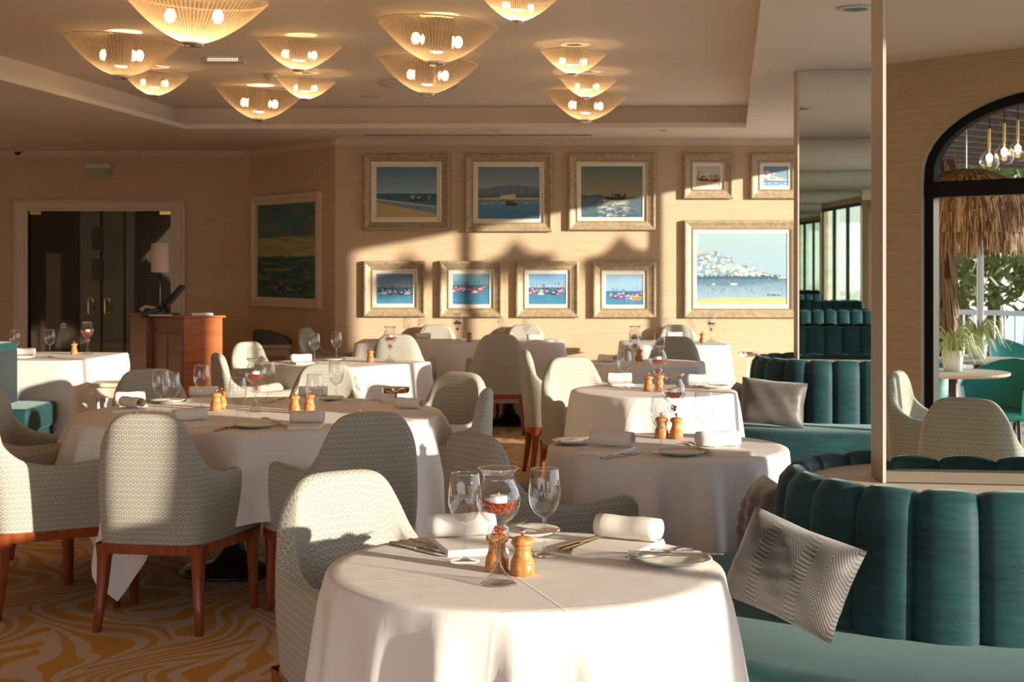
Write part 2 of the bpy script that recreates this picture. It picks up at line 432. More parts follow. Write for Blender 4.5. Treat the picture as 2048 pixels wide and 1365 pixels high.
window(1, .25, 4.22, [1.3, 2.9]); window(2, 5.16, 10.08, [6.55, 7.72, 8.9]); window(3, 11.2, 14.42, [12.0, 13.22])

# partition frames (mirror partitions)
TH = math.radians(8); AX = Vector((math.cos(TH), -math.sin(TH))); NF = Vector((-math.sin(TH), -math.cos(TH)))
TIP1 = Vector((1.055, 4.20)); TIP2 = Vector((1.83, 9.45))
def refl(p):
    "real position of something seen in the near mirror"
    q = Vector((p[0], p[1])); d = (q-TIP1).dot(NF); q2 = q-2*d*NF
    return Vector((q2.x, q2.y, p[2] if len(p) > 2 else 0))
def partition(tip, L, ztop, names, labs, th=.13):
    e = tip+AX*L; B = -NF*th
    sd = Vector((0, th))
    pts = [tip+NF*0, e, e+sd, tip+sd]
    z0 = .832
    mb = MB().add([(*p, z0) for p in pts]+[(*p, ztop) for p in pts], [(0,1,2,3),(7,6,5,4),(0,4,5,1),(1,5,6,2),(2,6,7,3),(3,7,4,0)])
    struct('wall_partition', mb, M['beigepanel'])
    out = []
    for k, (q0, nn, lab) in enumerate(((tip, NF, labs[0]), (tip+sd, -NF, labs[1]))):
        a = q0+AX*.010+nn*.001; b = q0+AX*(L-.01)+nn*.001; c = nn*.006
        t = thing('wall_mirror', lab, 'mirror', (*q0, z0))
        loc = Vector((*q0, z0))
        def w(p, z): return tuple(Vector((p.x, p.y, z))-loc)
        m_ = MB().add([w(a, z0+.002), w(b, z0+.002), w(b+c, z0+.002), w(a+c, z0+.002), w(a, ztop-.002), w(b, ztop-.002), w(b+c, ztop-.002), w(a+c, ztop-.002)],
                      [(0,1,2,3),(7,6,5,4),(0,4,5,1),(1,5,6,2),(2,6,7,3),(3,7,4,0)])
        m_.build('mirror_glass', M['mirror'], t)
        a2 = q0+nn*.001; c2 = nn*.009; b2 = q0+AX*.009+nn*.001
        MB().add([w(a2, z0), w(b2, z0), w(b2+c2, z0), w(a2+c2, z0), w(a2, ztop), w(b2, ztop), w(b2+c2, ztop), w(a2+c2, ztop)],
                 [(0,1,2,3),(7,6,5,4),(0,4,5,1),(1,5,6,2),(2,6,7,3),(3,7,4,0)]).build('edge_strip', M['white'], t)
partition(TIP1, 1.90, ZC, None, ('tall mirror over near teal banquette, reflecting the arched window and two chairs', 'mirror on the hidden far side of the near partition'))
partition(TIP2, 1.55, ZC, None, ('tall narrow mirror behind the second teal banquette, showing repeated teal backs', 'mirror on the hidden far side of the far partition'))

# arched window wall behind the camera on the right (seen in the near mirror)
AWo = refl((2.47, 9.0)); AWe = refl((2.47+.65*3, 9.0-.76*3)); AWd = Vector((AWe.x-AWo.x, AWe.y-AWo.y)).normalized(); AWn = Vector((AWd.y, -AWd.x))  # outward
if AWn.y > 0: AWn = -AWn
def aw(s, o, z): return (AWo.x+AWd.x*s+AWn.x*o, AWo.y+AWd.y*s+AWn.y*o, z)
aw0, aw1, spr, rise, AC = .03, 1.75, 2.0, .46, .89
def arch_z(s):
    t = max(-1, min(1, (s-AC)/((aw1-aw0)/2))); return spr+rise*math.sqrt(1-t*t)
mb = MB(); SS = [-1.0]+[aw0+(aw1-aw0)*(1-math.cos(PI*i/24))/2 for i in range(25)]+[2.15]
for oo in (0, .14):
    b = len(mb.v)
    for s in SS: mb.v += [aw(s, oo, 0 if (s < aw0-.001 or s > aw1+.001) else arch_z(s)), aw(s, oo, 2.95)]
    for i in range(len(SS)-1):
        if i == 0:
            mb.v += [aw(SS[1], oo, 0)]; mb.f.append((b, len(mb.v)-1, b+2+1, b+1))
        elif i == len(SS)-2:
            mb.v += [aw(SS[-2], oo, 0)]; mb.f.append((len(mb.v)-1, b+2*i+2, b+2*i+3, b+2*i+1))
        else: mb.f.append((b+2*i, b+2*i+2, b+2*i+3, b+2*i+1))
struct('wall_front', mb, M['wall'])
mb = MB()
path = [(aw0, 0)]+[(s, arch_z(s)) for s in SS[1:-1]]+[(aw1, 0)]
for i in range(len(path)-1):
    (s0, z0), (s1, z1) = path[i], path[i+1]
    mb.add([aw(s0, -.005, z0), aw(s1, -.005, z1), aw(s1, .14, z1), aw(s0, .14, z0)], [(0,1,2,3)])
struct('trim_6', mb, M['white'])
wo = thing('window_4', None, None); wo['kind'] = 'structure'
mb = MB(); fr = .065
def ins(s, z, k=fr):
    c = (AC, 1.0); 
    if z > spr-.001:
        v = Vector((s-AC, (z-spr)*1.0)); t = v.length; return (AC+v.x*(1-k/max(t, .3)), spr+v.y*(1-k/max(t, .3)))
    return (s+(k if s < AC else -k), z)
pin = [ins(s, z) for s, z in path]
for i in range(len(path)-1):
    for o1, o2 in ((.03, .03), (.09, .09)):
        a, b, c, d = path[i], path[i+1], pin[i+1], pin[i]
        mb.add([aw(a[0], o1, a[1]), aw(b[0], o1, b[1]), aw(c[0], o2, c[1]), aw(d[0], o2, d[1])], [(0,1,2,3)])
    c, d = pin[i+1], pin[i]; mb.add([aw(d[0], .03, d[1]), aw(c[0], .03, c[1]), aw(c[0], .09, c[1]), aw(d[0], .09, d[1])], [(0,1,2,3)])
def awbox(s0, s1, o0, o1, z0, z1):
    v = [aw(s, o, z) for s in (s0, s1) for o in (o0, o1) for z in (z0, z1)]
    mb.add(v, [(0,1,3,2),(4,6,7,5),(0,4,5,1),(2,3,7,6),(0,2,6,4),(1,5,7,3)])
awbox(aw0, aw1, .025, .095, 1.862, 1.955); awbox(aw0, aw1, .03, .09, 0, .12); awbox(AC-.02, AC+.02, .04, .08, .1, 1.87)
mb.build('window_frame', M['black'], wo)
mb = MB(); mb.v = [aw(s, .06, z) for s, z in pin]; mb.f = [tuple(range(len(pin)))]
mb.build('pane', M['pane'], wo)
pw = aw(2.85, 0, 0)

# ------------------------------------------------------------------ glass doors
dr = thing('door_1', None, None); dr['kind'] = 'structure'
prof = [(0, .0), (0, .03), (.03, .045), (.05, .03), (.11, .022), (.13, .035), (.155, .03), (.155, 0)]
mb = MB(); ring = []
for o, h in prof:
    ring.append([(DX0+o, YD-h, 0), (DX0+o, YD-h, DZ-o*.8), (DX1-o, YD-h, DZ-o*.8), (DX1-o, YD-h, 0)])
mb.grid(ring); mb.build('door_casing', M['trim'], dr)
mid = (dI0+dI1)/2
for a, b, s in ((dI0+.012, mid-.004, -1), (mid+.004, dI1-.012, 1)):
    l = MB().bx(a, b, YD+.03, YD+.042, .02, dIz-.03).build('door_leaf', M['doorglass'], dr)
    hx = a+.06 if s < 0 else b-.06
    MB().bx(hx-.06, hx+.06 if s < 0 else hx+.06, YD+.02, YD+.052, dIz-.06, dIz-.01).build('hinge', M['gold'], l)
    xh = mid+s*.09; pts = []
    for k in range(20):
        w = 2*PI*k/19; pts.append((xh+.028*math.cos(w), YD-.03, 1.005+.028*math.sin(w)+(.06 if math.sin(w) > 0 else -.06)))
    mh = MB().tube(pts, .008, 8); mh.tube([(xh-.028*s, YD-.03, 1.03), (xh-.028*s, YD+.03, 1.03)], .007, 6); mh.tube([(xh-.028*s, YD-.03, .98), (xh-.028*s, YD+.03, .98)], .007, 6)
    mh.build('door_handle', M['gold'], l, smooth=True)
# dot sticker on the left leaf
stc = atd(127, 652, YD+.02)
mb = MB().lathe([(0, 0), (.034, 0), (.034, .002), (0, .002)], 20)
st = mb.build('door_sticker', M['paper'], dr); st.location = (stc.x, YD+.027, stc.z); st.rotation_euler = (PI/2, 0, 0)
MB().box((stc.x, YD+.0235, stc.z), (.06, .002, .006)).build('sticker_bar', M['black'], dr)
# hall behind the doors
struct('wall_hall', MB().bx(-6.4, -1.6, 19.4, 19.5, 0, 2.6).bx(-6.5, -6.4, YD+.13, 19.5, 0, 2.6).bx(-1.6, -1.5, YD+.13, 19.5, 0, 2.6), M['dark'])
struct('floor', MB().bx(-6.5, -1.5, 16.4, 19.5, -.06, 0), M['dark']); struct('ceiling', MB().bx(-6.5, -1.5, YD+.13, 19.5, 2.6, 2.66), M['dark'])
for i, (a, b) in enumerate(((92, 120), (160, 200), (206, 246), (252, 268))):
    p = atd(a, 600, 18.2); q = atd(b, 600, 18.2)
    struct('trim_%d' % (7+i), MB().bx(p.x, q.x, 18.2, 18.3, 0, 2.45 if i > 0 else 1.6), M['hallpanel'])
o = thing('framed_picture', 'dark framed pictures stacked in the hall behind the glass doors', 'picture')
for (y0, y1) in ((455, 500), (518, 562)):
    p = atd(205, y1, 18.0); q = atd(238, y0, 18.0)
    MB().bx(p.x-.12, p.x+.02, 17.95, 17.99, p.z, q.z).build('picture_panel', M['blackplastic'], o)

# ------------------------------------------------------------------ paintings
class Art:
    def __init__(s, W, H, c):
        s.W, s.H = W, H; s.a = np.zeros((H, W, 3)); s.a[:] = np.array(c)/255
        s.X, s.Y = np.meshgrid((np.arange(W)+.5)/W, (np.arange(H)+.5)/H); s.r = np.random.RandomState(W*7+H)
    def grad(s, y0, y1, c0, c1):
        m = (s.Y >= y0) & (s.Y <= y1); t = np.clip((s.Y-y0)/(y1-y0), 0, 1)[..., None]
        c = np.array(c0)/255*(1-t)+np.array(c1)/255*t; s.a[m] = c[m]
    def fill(s, m, c, al=1.0): s.a[m] = s.a[m]*(1-al)+np.array(c)/255*al
    def rect(s, x0, y0, x1, y1, c, al=1.0): s.fill((s.X >= x0) & (s.X <= x1) & (s.Y >= y0) & (s.Y <= y1), c, al)
    def under(s, pts, c, al=1.0, yb=1.0):
        yy = np.interp(s.X, [p[0] for p in pts], [p[1] for p in pts]); s.fill((s.Y >= yy) & (s.Y <= yb), c, al)
    def poly(s, pts, c, al=1.0):
        m = np.zeros_like(s.X, bool); n = len(pts)
        for i in range(n):
            x0, y0 = pts[i]; x1, y1 = pts[(i+1) % n]
            if y0 == y1: continue
            k = ((y0 > s.Y) != (y1 > s.Y)) & (s.X < (x1-x0)*(s.Y-y0)/(y1-y0)+x0); m ^= k
        s.fill(m, c, al)
    def spk(s, x0, y0, x1, y1, n, cols, w=.03, h=.03, al=1.0):
        for i in range(n):
            x = s.r.uniform(x0, x1); y = s.r.uniform(y0, y1); c = cols[s.r.randint(len(cols))]
            a = w*s.r.uniform(.4, 1); b = h*s.r.uniform(.4, 1); s.rect(x-a/2, y-b/2, x+a/2, y+b/2, c, al)
    def boat(s, x, y, w, c, top=(230, 230, 230), mast=True):
        h = w*.22*s.W/s.H
        s.poly([(x-w/2, y-h*.7), (x+w/2, y-h), (x+w*.38, y+h*.3), (x-w*.38, y+h*.3)], c)
        s.rect(x-w*.15, y-h*1.8, x+w*.15, y-h*.8, top)
        if mast: s.rect(x-.006, y-h*4.2, x+.006, y-h, (60, 60, 70), .8)
    def noise(s, amt, sx=1, sy=1):
        n = s.r.rand(s.H//sy+2, s.W//sx+2); n = np.kron(n, np.ones((sy, sx)))[:s.H, :s.W]; s.a *= (1+(n-.5)[..., None]*amt)
    def mesh(s, x0, z0, x1, z1):
        xs = np.linspace(x0, x1, s.W); zs = np.linspace(z1, z0, s.H); X, Z = np.meshgrid(xs, zs)
        co = np.stack([X, np.zeros_like(X), Z], -1).reshape(-1, 3)
        i = np.arange(s.H-1)[:, None]*s.W+np.arange(s.W-1)[None]; f = np.stack([i, i+s.W, i+s.W+1, i+1], -1).reshape(-1, 4)
        me = bpy.data.meshes.new('canvas'); me.vertices.add(len(co)); me.vertices.foreach_set('co', co.ravel())
        me.loops.add(f.size); me.loops.foreach_set('vertex_index', f.ravel().astype(np.int32)); me.polygons.add(len(f))
        me.polygons.foreach_set('loop_start', np.arange(0, f.size, 4, dtype=np.int32)); me.update(calc_edges=True); me.validate()
        ca = me.color_attributes.new('paint', 'FLOAT_COLOR', 'POINT'); c = np.clip(s.a, 0, 1)
        c = np.where(c <= .04045, c/12.92, ((c+.055)/1.055)**2.4).reshape(-1, 3); ca.data.foreach_set('color', np.concatenate([c, np.ones((len(c), 1))], 1).ravel())
        me.materials.append(M['art']); return me
SKY = (120, 175, 215)
def harbour(a, seed, hy=.42, strip=True, cols=((200, 60, 50), (240, 240, 240), (40, 60, 130), (230, 120, 60), (60, 70, 80)), x0=.05, x1=.97, sky0=(140, 185, 215), sky1=(165, 205, 225), sea=(75, 150, 190)):
    a.grad(0, hy, sky0, sky1); a.grad(hy, 1, (60, 130, 170), sea)
    if strip: a.rect(0, hy-.012, 1, hy+.02, (215, 215, 200))
    a.spk(x0, hy+.06, x1, hy+.24, 90, cols, .055, .05)
    a.spk(x0, hy-.1, x1, hy+.05, 26, ((60, 60, 80), (200, 80, 70), (90, 100, 120)), .014, .12, .8)
    for i in range(5):
        a.boat(x0+.08+(x1-x0-.16)*(i+.5)/5, hy+.22+.03*(i % 2), .17, cols[(i*3+seed) % len(cols)])
    a.spk(x0, hy+.3, x1, .95, 22, ((140, 190, 215), (60, 110, 150)), .10, .018, .7)
arts = []
a = Art(126, 106, SKY); a.grad(0, .53, (78, 125, 160), (150, 185, 190)); a.grad(.53, 1, (20, 90, 120), (90, 150, 175))
a.under([(0, .63), (1, .78)], (205, 205, 190)); a.under([(0, .655), (1, .80)], (100, 140, 160), .8); a.under([(0, .70), (.4, .80), (1, .93)], (205, 180, 120))
a.poly([(.5, .62), (.85, .6), (.8, .68), (.55, .68)], (35, 45, 60)); a.spk(.52, .56, .88, .64, 22, ((40, 50, 60), (130, 110, 100), (200, 190, 170)), .05, .03)
a.spk(.5, .78, .8, .84, 8, ((50, 70, 90),), .1, .015); a.rect(.18, .57, .21, .65, (40, 40, 50)); arts.append(a)
a = Art(126, 106, SKY); a.grad(0, .55, (110, 135, 150), (165, 178, 175)); a.under([(0, .44), (.3, .38), (.6, .35), (1, .40)], (95, 120, 140)); a.under([(0, .52), (1, .53)], (85, 105, 100))
a.under([(0, .6), (1, .59)], (190, 185, 150)); a.under([(0, .63), (1, .63)], (120, 125, 95)); a.under([(0, .67), (1, .66)], (95, 160, 190)); a.grad(.7, 1, (85, 140, 175), (60, 125, 165))
a.poly([(.38, .55), (.6, .53), (.62, .60), (.34, .60)], (215, 205, 170))
for x in (.2, .38, .57, .6, .7, .84): a.rect(x, .34, x+.008, .56, (190, 190, 190), .5)
a.poly([(.42, .68), (.65, .70), (.63, .745), (.46, .745)], (30, 25, 35)); a.rect(.46, .64, .58, .69, (110, 60, 50)); a.spk(.08, .69, .9, .71, 8, ((225, 225, 220),), .08, .012); a.spk(.44, .78, .6, .82, 6, ((50, 80, 110),), .05, .012); arts.append(a)
a = Art(128, 106, SKY); a.grad(0, .6, (105, 120, 110), (160, 150, 115)); a.under([(0, .55), (.12, .58), (.28, .545), (.4, .58), (.55, .60), (1, .61)], (70, 85, 85)); a.grad(.62, 1, (95, 115, 120), (75, 105, 120))
a.spk(.28, .66, .78, .98, 160, ((235, 235, 225), (200, 205, 205)), .07, .014, .8); a.rect(.36, .66, .74, .74, (245, 240, 225), .6); a.spk(0, .68, 1, 1, 80, ((60, 85, 100), (120, 140, 145)), .14, .012, .6)
a.poly([(.38, .60), (.74, .61), (.7, .66), (.43, .66)], (25, 25, 25)); a.spk(.5, .54, .72, .62, 20, ((30, 30, 30),), .04, .04)
for x in (.5, .63, .7): a.rect(x, .47, x+.01, .62, (40, 40, 40))
arts.append(a)
a = Art(60, 46, SKY); a.grad(0, .5, (205, 205, 190), (225, 215, 195)); a.grad(.5, 1, (205, 180, 140), (225, 205, 165)); a.spk(0, .45, 1, .72, 60, ((90, 40, 35), (150, 60, 50), (50, 55, 60), (200, 190, 180)), .09, .07)
a.poly([(.05, .6), (.6, .7), (.95, .66), (.9, .78), (.2, .76)], (110, 45, 40)); a.spk(.1, .82, .8, .9, 8, ((100, 80, 60),), .14, .03); a.rect(.1, .25, .125, .5, (60, 60, 60)); arts.append(a)
a = Art(60, 46, SKY); a.grad(0, 1, (120, 150, 175), (150, 195, 225)); a.under([(0, .3), (.2, .22), (.45, .5), (1, .72)], (215, 215, 215)); a.under([(0, .72), (1, .74)], (110, 140, 165)); a.under([(0, .8), (1, .8)], (130, 180, 215))
a.spk(0, .3, .5, .7, 40, ((240, 240, 240), (120, 150, 180), (190, 150, 130)), .08, .08); a.spk(0, .85, 1, 1, 20, ((220, 230, 235), (90, 140, 180)), .1, .03); arts.append(a)
a = Art(100, 80, SKY); harbour(a, 1, .44, False, ((50, 60, 90), (225, 225, 230), (30, 40, 70), (110, 100, 110)), .05, 1.0, (100, 140, 175), (150, 175, 195), (90, 165, 205)); arts.append(a)
a = Art(100, 80, SKY); harbour(a, 0, .36, False, ((215, 60, 50), (235, 235, 235), (190, 40, 40), (70, 80, 110)), .0, .9, (150, 200, 215), (110, 170, 195)); arts.append(a)
a = Art(100, 80, SKY); harbour(a, 2, .42, True, ((60, 60, 110), (230, 225, 220), (180, 70, 70), (30, 40, 80)), .0, 1.0, (120, 175, 225), (150, 195, 230)); arts.append(a)
a = Art(100, 80, SKY); harbour(a, 3, .55, False, ((230, 230, 240), (90, 100, 160), (190, 60, 60), (60, 70, 120)), .12, 1.0, (165, 205, 235), (150, 200, 235)); a.poly([(.68, .74), (.98, .72), (.95, .84), (.7, .85)], (225, 150, 70)); arts.append(a)
a = Art(200, 158, SKY); a.grad(0, .62, (175, 205, 215), (160, 195, 215)); a.grad(.62, .92, (80, 120, 150), (170, 200, 215))
a.under([(0, .30), (.1, .28), (.16, .30), (.25, .31), (.38, .35), (.42, .43), (.6, .46), (.62, .52), (.82, .57), (.95, .62), (1, .63)], (130, 165, 185), 1, .62)
hill = lambda x: np.interp(x, [0, .1, .22, .38, .42, .6, .62, .8], [.33, .30, .27, .35, .42, .46, .5, .58])
for i in range(230):
    x = a.r.uniform(0, .8); y = hill(x)+a.r.uniform(0, 1)**1.3*(.59-hill(x)); w = a.r.uniform(.015, .05); h = a.r.uniform(.02, .05)
    c = ((235, 240, 240), (190, 215, 225), (140, 185, 205), (170, 205, 200), (205, 225, 215))[a.r.randint(5)]; a.rect(x, y, x+w, min(.61, y+h), c)
    if i % 4 == 0: a.rect(x-.004, y-.008, x+w+.004, y+.004, ((205, 120, 90), (150, 90, 80), (225, 170, 110))[a.r.randint(3)])
    if i % 3 == 0: a.rect(x+w*.4, y+h*.4, x+w*.55, y+h*.65, (90, 120, 150))
a.poly([(.20, .32), (.20, .27), (.205, .245), (.22, .245), (.225, .27), (.225, .32)], (120, 145, 140)); a.rect(.005, .29, .10, .31, (215, 165, 110)); a.spk(.0, .585, .92, .61, 120, ((60, 85, 110), (40, 60, 90), (120, 150, 170)), .014, .03)
a.under([(0, .605), (.8, .60), (1, .63)], (75, 105, 130), 1, .64); a.spk(0, .64, .95, .80, 300, ((95, 135, 150), (140, 175, 190), (75, 115, 140)), .03, .012, .7)
a.under([(0, .72), (.5, .74), (1, .66)], (150, 185, 205), .45, .92); a.spk(.0, .76, .65, .9, 90, ((180, 205, 210), (110, 150, 170)), .014, .04, .5)
a.rect(.9, .615, 1, .635, (230, 205, 150)); a.spk(.72, .85, .95, .87, 22, ((70, 90, 90),), .03, .01); a.under([(0, .925), (.3, .90), (.6, .895), (1, .91)], (225, 200, 140)); a.under([(0, .955), (.5, .94), (1, .955)], (235, 210, 150), .6)
a.poly([(.17, .70), (.21, .70), (.2, .72), (.175, .72)], (235, 235, 235)); a.poly([(.37, .695), (.45, .695), (.44, .72), (.38, .72)], (235, 235, 235)); a.rect(0, .985, 1, 1, (225, 225, 210)); arts.append(a)
a = Art(110, 170, (40, 80, 80)); a.grad(0, .35, (45, 95, 95), (80, 95, 90)); a.grad(.35, .55, (150, 130, 90), (105, 120, 85)); a.grad(.55, 1, (25, 75, 65), (15, 40, 50))
a.spk(0, 0, 1, .38, 420, ((40, 100, 100), (85, 110, 105), (100, 85, 80), (50, 80, 90), (30, 70, 80)), .22, .05, .35); a.spk(0, .36, 1, .56, 200, ((160, 140, 95), (120, 125, 85), (90, 115, 90)), .4, .02, .45)
a.under([(0, .60), (.15, .56), (.4, .60), (.7, .63), (1, .57)], (20, 65, 60)); a.spk(0, .6, 1, 1, 420, ((15, 55, 55), (40, 100, 80), (20, 35, 50), (110, 95, 70), (25, 75, 90)), .16, .03, .45)
a.rect(.1, .69, .6, .71, (150, 125, 80), .6); a.spk(.3, .82, .95, .95, 60, ((130, 110, 90), (15, 20, 40)), .07, .02, .5); arts.append(a)
arts[10].a = np.clip(arts[10].a*1.35, 0, 1)
for a in arts: a.noise(.05); a.a *= .90
def ring_frame(w, h, prof):
    mb = MB(); rows = []
    for o, d in prof: rows.append([(-w/2+o, -d, -h/2+o), (w/2-o, -d, -h/2+o), (w/2-o, -d, h/2-o), (-w/2+o, -d, h/2-o), (-w/2+o, -d, -h/2+o)])
    return mb.grid(rows)
def painting(i, cen, rz, w, h, bd, mt, label, white=False):
    "bd frame width, mt mount width"
    t = thing('framed_painting', label, 'painting', cen, rz, None if white else 'seaside paintings on the sunlit wall')
    if not white:
        ring_frame(w, h, [(0, .002), (0, .040), (.008, .052), (.022, .054), (bd*.55, .036), (bd-.016, .026)]).build('frame', M['frame'], t)
        ring_frame(w-2*bd+.032, h-2*bd+.032, [(0, .026), (.005, .034), (.012, .034), (.016, .018)]).build('frame_lip', M['framelip'], t)
    else:
        ring_frame(w, h, [(0, .002), (0, .045), (.006, .05), (bd*.45, .05), (bd*.55, .035), (bd, .03), (bd, .012)]).build('frame', M['trim'], t)
    if mt: ring_frame(w-2*bd, h-2*bd, [(0, .018), (mt, .018), (mt, .012)]).build('mount', M['mount'], t)
    me = arts[i].mesh(-w/2+bd+mt, -h/2+bd+mt, w/2-bd-mt, h/2-bd-mt); o = bpy.data.objects.new('canvas', me); COL.objects.link(o); o.parent = t; o.location = (0, -.012, 0)
PT = [((727, 308, 900, 461), 'framed painting of a beach with boat in surf, leftmost of the upper row'),
      ((930, 308, 1105, 464), 'framed painting of a dark sailing boat before distant hills, upper row'),
      ((1136, 307, 1311, 461), 'framed painting of a trawler on glittering grey water, upper row'),
      ((1366, 307, 1466, 398), 'small square framed painting of red boats on sand, above the white town painting'),
      ((1500, 307, 1602, 398), 'small square framed painting of a white waterfront, cut by the mirror edge'),
      ((727, 522, 852, 634), 'small framed painting of dark moored boats, leftmost of the lower row'),
      ((879, 522, 1005, 635), 'small framed painting of red fishing boats, second in the lower row'),
      ((1031, 522, 1158, 635), 'small framed painting of harbour boats under a white breakwater, third in the lower row'),
      ((1185, 523, 1312, 636), 'small framed painting with an orange boat, rightmost of the lower row'),
      ((1367, 441, 1600, 636), 'large framed painting of a white hillside town by the sea')]
for i, ((x0, y0, x1, y1), lab) in enumerate(PT):
    a = atd(x0, y1, YW); b = atd(x1, y0, YW)
    painting(i, ((a.x+b.x)/2, YW, (a.z+b.z)/2), 0, b.x-a.x, b.z-a.z, .095, .034, lab)
def on_angled(px):
    k = (px-CX)/F; d = P1-P0; s = (k*P0.y-P0.x)/(d.x-k*d.y); return P0+d*s
qa, qb = on_angled(509), on_angled(645); zt = CAMZ-(388.5-HY)/F*((qa.y+qb.y)/2); zb = CAMZ-(615-HY)/F*((qa.y+qb.y)/2)
dd = (qb-qa); painting(10, (*((qa+qb)/2), (zt+zb)/2), math.atan2(dd.y, dd.x), dd.length, zt-zb, .10, 0, 'large dark green abstract landscape in a white frame on the shaded angled wall', True)

# ------------------------------------------------------------------ ceiling fittings
def disc(name, p, r, lab, cat, m=None, h=.012, inner=None, grp=None):
    t = thing(name, lab, cat, p, 0, grp)
    MB().lathe([(0, -h*.6), (r*.7, -h*.6), (r*.74, -h), (r, -h*.7), (r, 0), (0, 0)], 24).build('trim_ring', m or M['white'], t, smooth=True)
    if inner: MB().lathe([(0, -h*.75), (r*.66, -h*.75), (r*.66, -h*.5)], 20).build('lens', inner, t)
def ceil_at(px, py, z): return at(px, py, z)
for px, py, w in ((396, 275, 16), (670, 262, 16), (993, 261, 16), (1325, 260, 16), (180, 282, 18)):
    p = ceil_at(px, py, ZC); disc('recessed_spotlight', p, w/2/F*p.y, {396: 'recessed ceiling spotlight near the angled wall', 670: 'recessed spotlight above the wall corner beside the first painting', 993: 'recessed spotlight above the boat painting in the middle', 1325: 'recessed spotlight above the square painting', 180: 'recessed spotlight above the exit sign'}[px], 'spotlight', inner=M['dark'], grp='small recessed spotlights near the walls')
p = ceil_at(1710, 15, ZC); disc('ceiling_speaker', p, 36/F*p.y, 'round white ceiling grille over the banquettes, beside the near mirror', 'speaker', inner=M['chrome'])
p = ceil_at(742, 193, ZT); disc('ceiling_disc', p, 21/F*p.y, 'plain white round cover on the ceiling below the middle lamps', 'ceiling cover')
p = ceil_at(845, 166, ZT); disc('ceiling_vent', p, 86/F*p.y, 'large round ceiling vent half hidden behind the ribbed glass bowls', 'vent', h=.03)
p = ceil_at(541, 148, ZT); t = thing('smoke_detector', 'white smoke detector on the ceiling between two glass bowls', 'detector', p)
MB().lathe([(0, -.05), (.03, -.05), (.035, -.03), (.055, -.028), (.055, 0), (0, 0)], 20).build('housing', M['white'], t, smooth=True)
p = ceil_at(35, 300, ZC); t = thing('security_camera', 'small dark dome camera on the ceiling at the far left', 'camera', p)
MB().lathe([(.045, 0), (.045, -.02), (0, -.02)], 16).build('base', M['white'], t); MB().lathe([(.034, -.02), (.03, -.045), (.015, -.058), (0, -.06)], 16).build('dome', M['blackplastic'], t, smooth=True)
p = ceil_at(448, 116, ZT); t = thing('emergency_light', 'white rectangular emergency light with a row of lamps on the ceiling', 'light', p)
MB().box((0, 0, -.02), (.30, .10, .04)).build('housing', M['white'], t, bevel=.006); mb = MB()
for k in range(14):
    for j in (0, 1): mb.box((-.10+k*.0155, -.052, -.012-j*.012), (.008, .004, .006))
o = mb.build('lamp_row', pm('emergency_lens', (.9, .9, .9), .3, emit=(1, .9, .75), es=1.0), t)
a = at(728, 270, ZC); b = at(1183, 270, ZC); t = tag(MB().bx(a.x, b.x, a.y-.03, a.y+.03, ZC-.004, ZC).build('slot_diffuser', M['rubber']), 'long thin air slot in the ceiling above the paintings', 'vent')
p = atd(199, 340, YD); t = thing('exit_sign', 'white emergency exit fitting with green panel above the glass doors', 'sign', (p.x, YD, p.z))
MB().box((0, -.035, .04), (.28, .07, .05)).build('housing', M['white'], t, bevel=.006); MB().box((0, -.03, -.03), (.24, .01, .09)).build('sign_panel', M['green'], t)

# lamps
def bowl_proto():
    t = thing('ceiling_lamp', 'lamp', 'lamp')
    n = 168; pr = []; Hh = .64
    for i in range(15):
        r = .10+.90*i/14; pr.append((r, -Hh*(1-r**1.75)))
    MB().lathe(pr, n, flute=lambda k, j: (.006*math.cos(k*PI)*(1 if j else .3))).build('glass_bowl', M['bowl'], t, smooth=True)
    MB().tube([(math.cos(2*PI*k/64), math.sin(2*PI*k/64), 0) for k in range(65)], .014, 6, False).build('rim', M['rimglow'], t, smooth=True)
    MB().lathe([(0, -Hh-.05), (.10, -Hh-.04), (.16, -Hh-.015), (.16, -Hh+.02), (0, -Hh+.03)], 24).build('finial', M['chrome'], t, smooth=True)
    MB().tube([(0, 0, -Hh), (0, 0, .72)], .022, 8).lathe([(.28, .70), (.28, .74), (0, .74)], 20).build('stem', M['chrome'], t)
    for s in (-1, 1):
        MB().lathe([(0, -.12), (.05, -.10), (.075, -.04), (.07, .02), (.04, .07), (0, .08)], 12, (s*.36, 0, -.24)).build('bulb', M['bulb'], t, smooth=True)
    return t
BW = [(390, 92, 290, 2.42, 'largest ribbed glass bowl lamp, cut by the top edge on the left'), (245, 157, 225, 2.42, 'wide ribbed glass bowl lamp furthest left on the ceiling'),
      (310, 193, 131, 2.50, 'small ribbed glass bowl lamp tucked behind the furthest left bowl'), (520, 242, 172, 2.42, 'ribbed glass bowl lamp hanging lowest on the left side, glowing at its base'),
      (600, 143, 165, 2.46, 'medium ribbed glass bowl lamp right of the emergency light'), (612, 200, 116, 2.50, 'small ribbed glass bowl lamp just under the medium one by the smoke detector'),
      (876, 130, 240, 2.42, 'wide ribbed glass bowl lamp in the middle of the ceiling, front of a pair'), (857, 191, 198, 2.42, 'ribbed glass bowl lamp behind and below the middle wide one'),
      (1037, 45, 154, 2.50, 'ribbed glass bowl lamp cut by the top edge in the middle'), (1147, 150, 130, 2.50, 'top one of the three ribbed bowls on the right'),
      (1175, 197, 115, 2.50, 'middle and smallest of the three ribbed bowls on the right'), (1173, 244, 160, 2.42, 'lowest of the three ribbed bowls on the right')]
bp = bowl_proto()
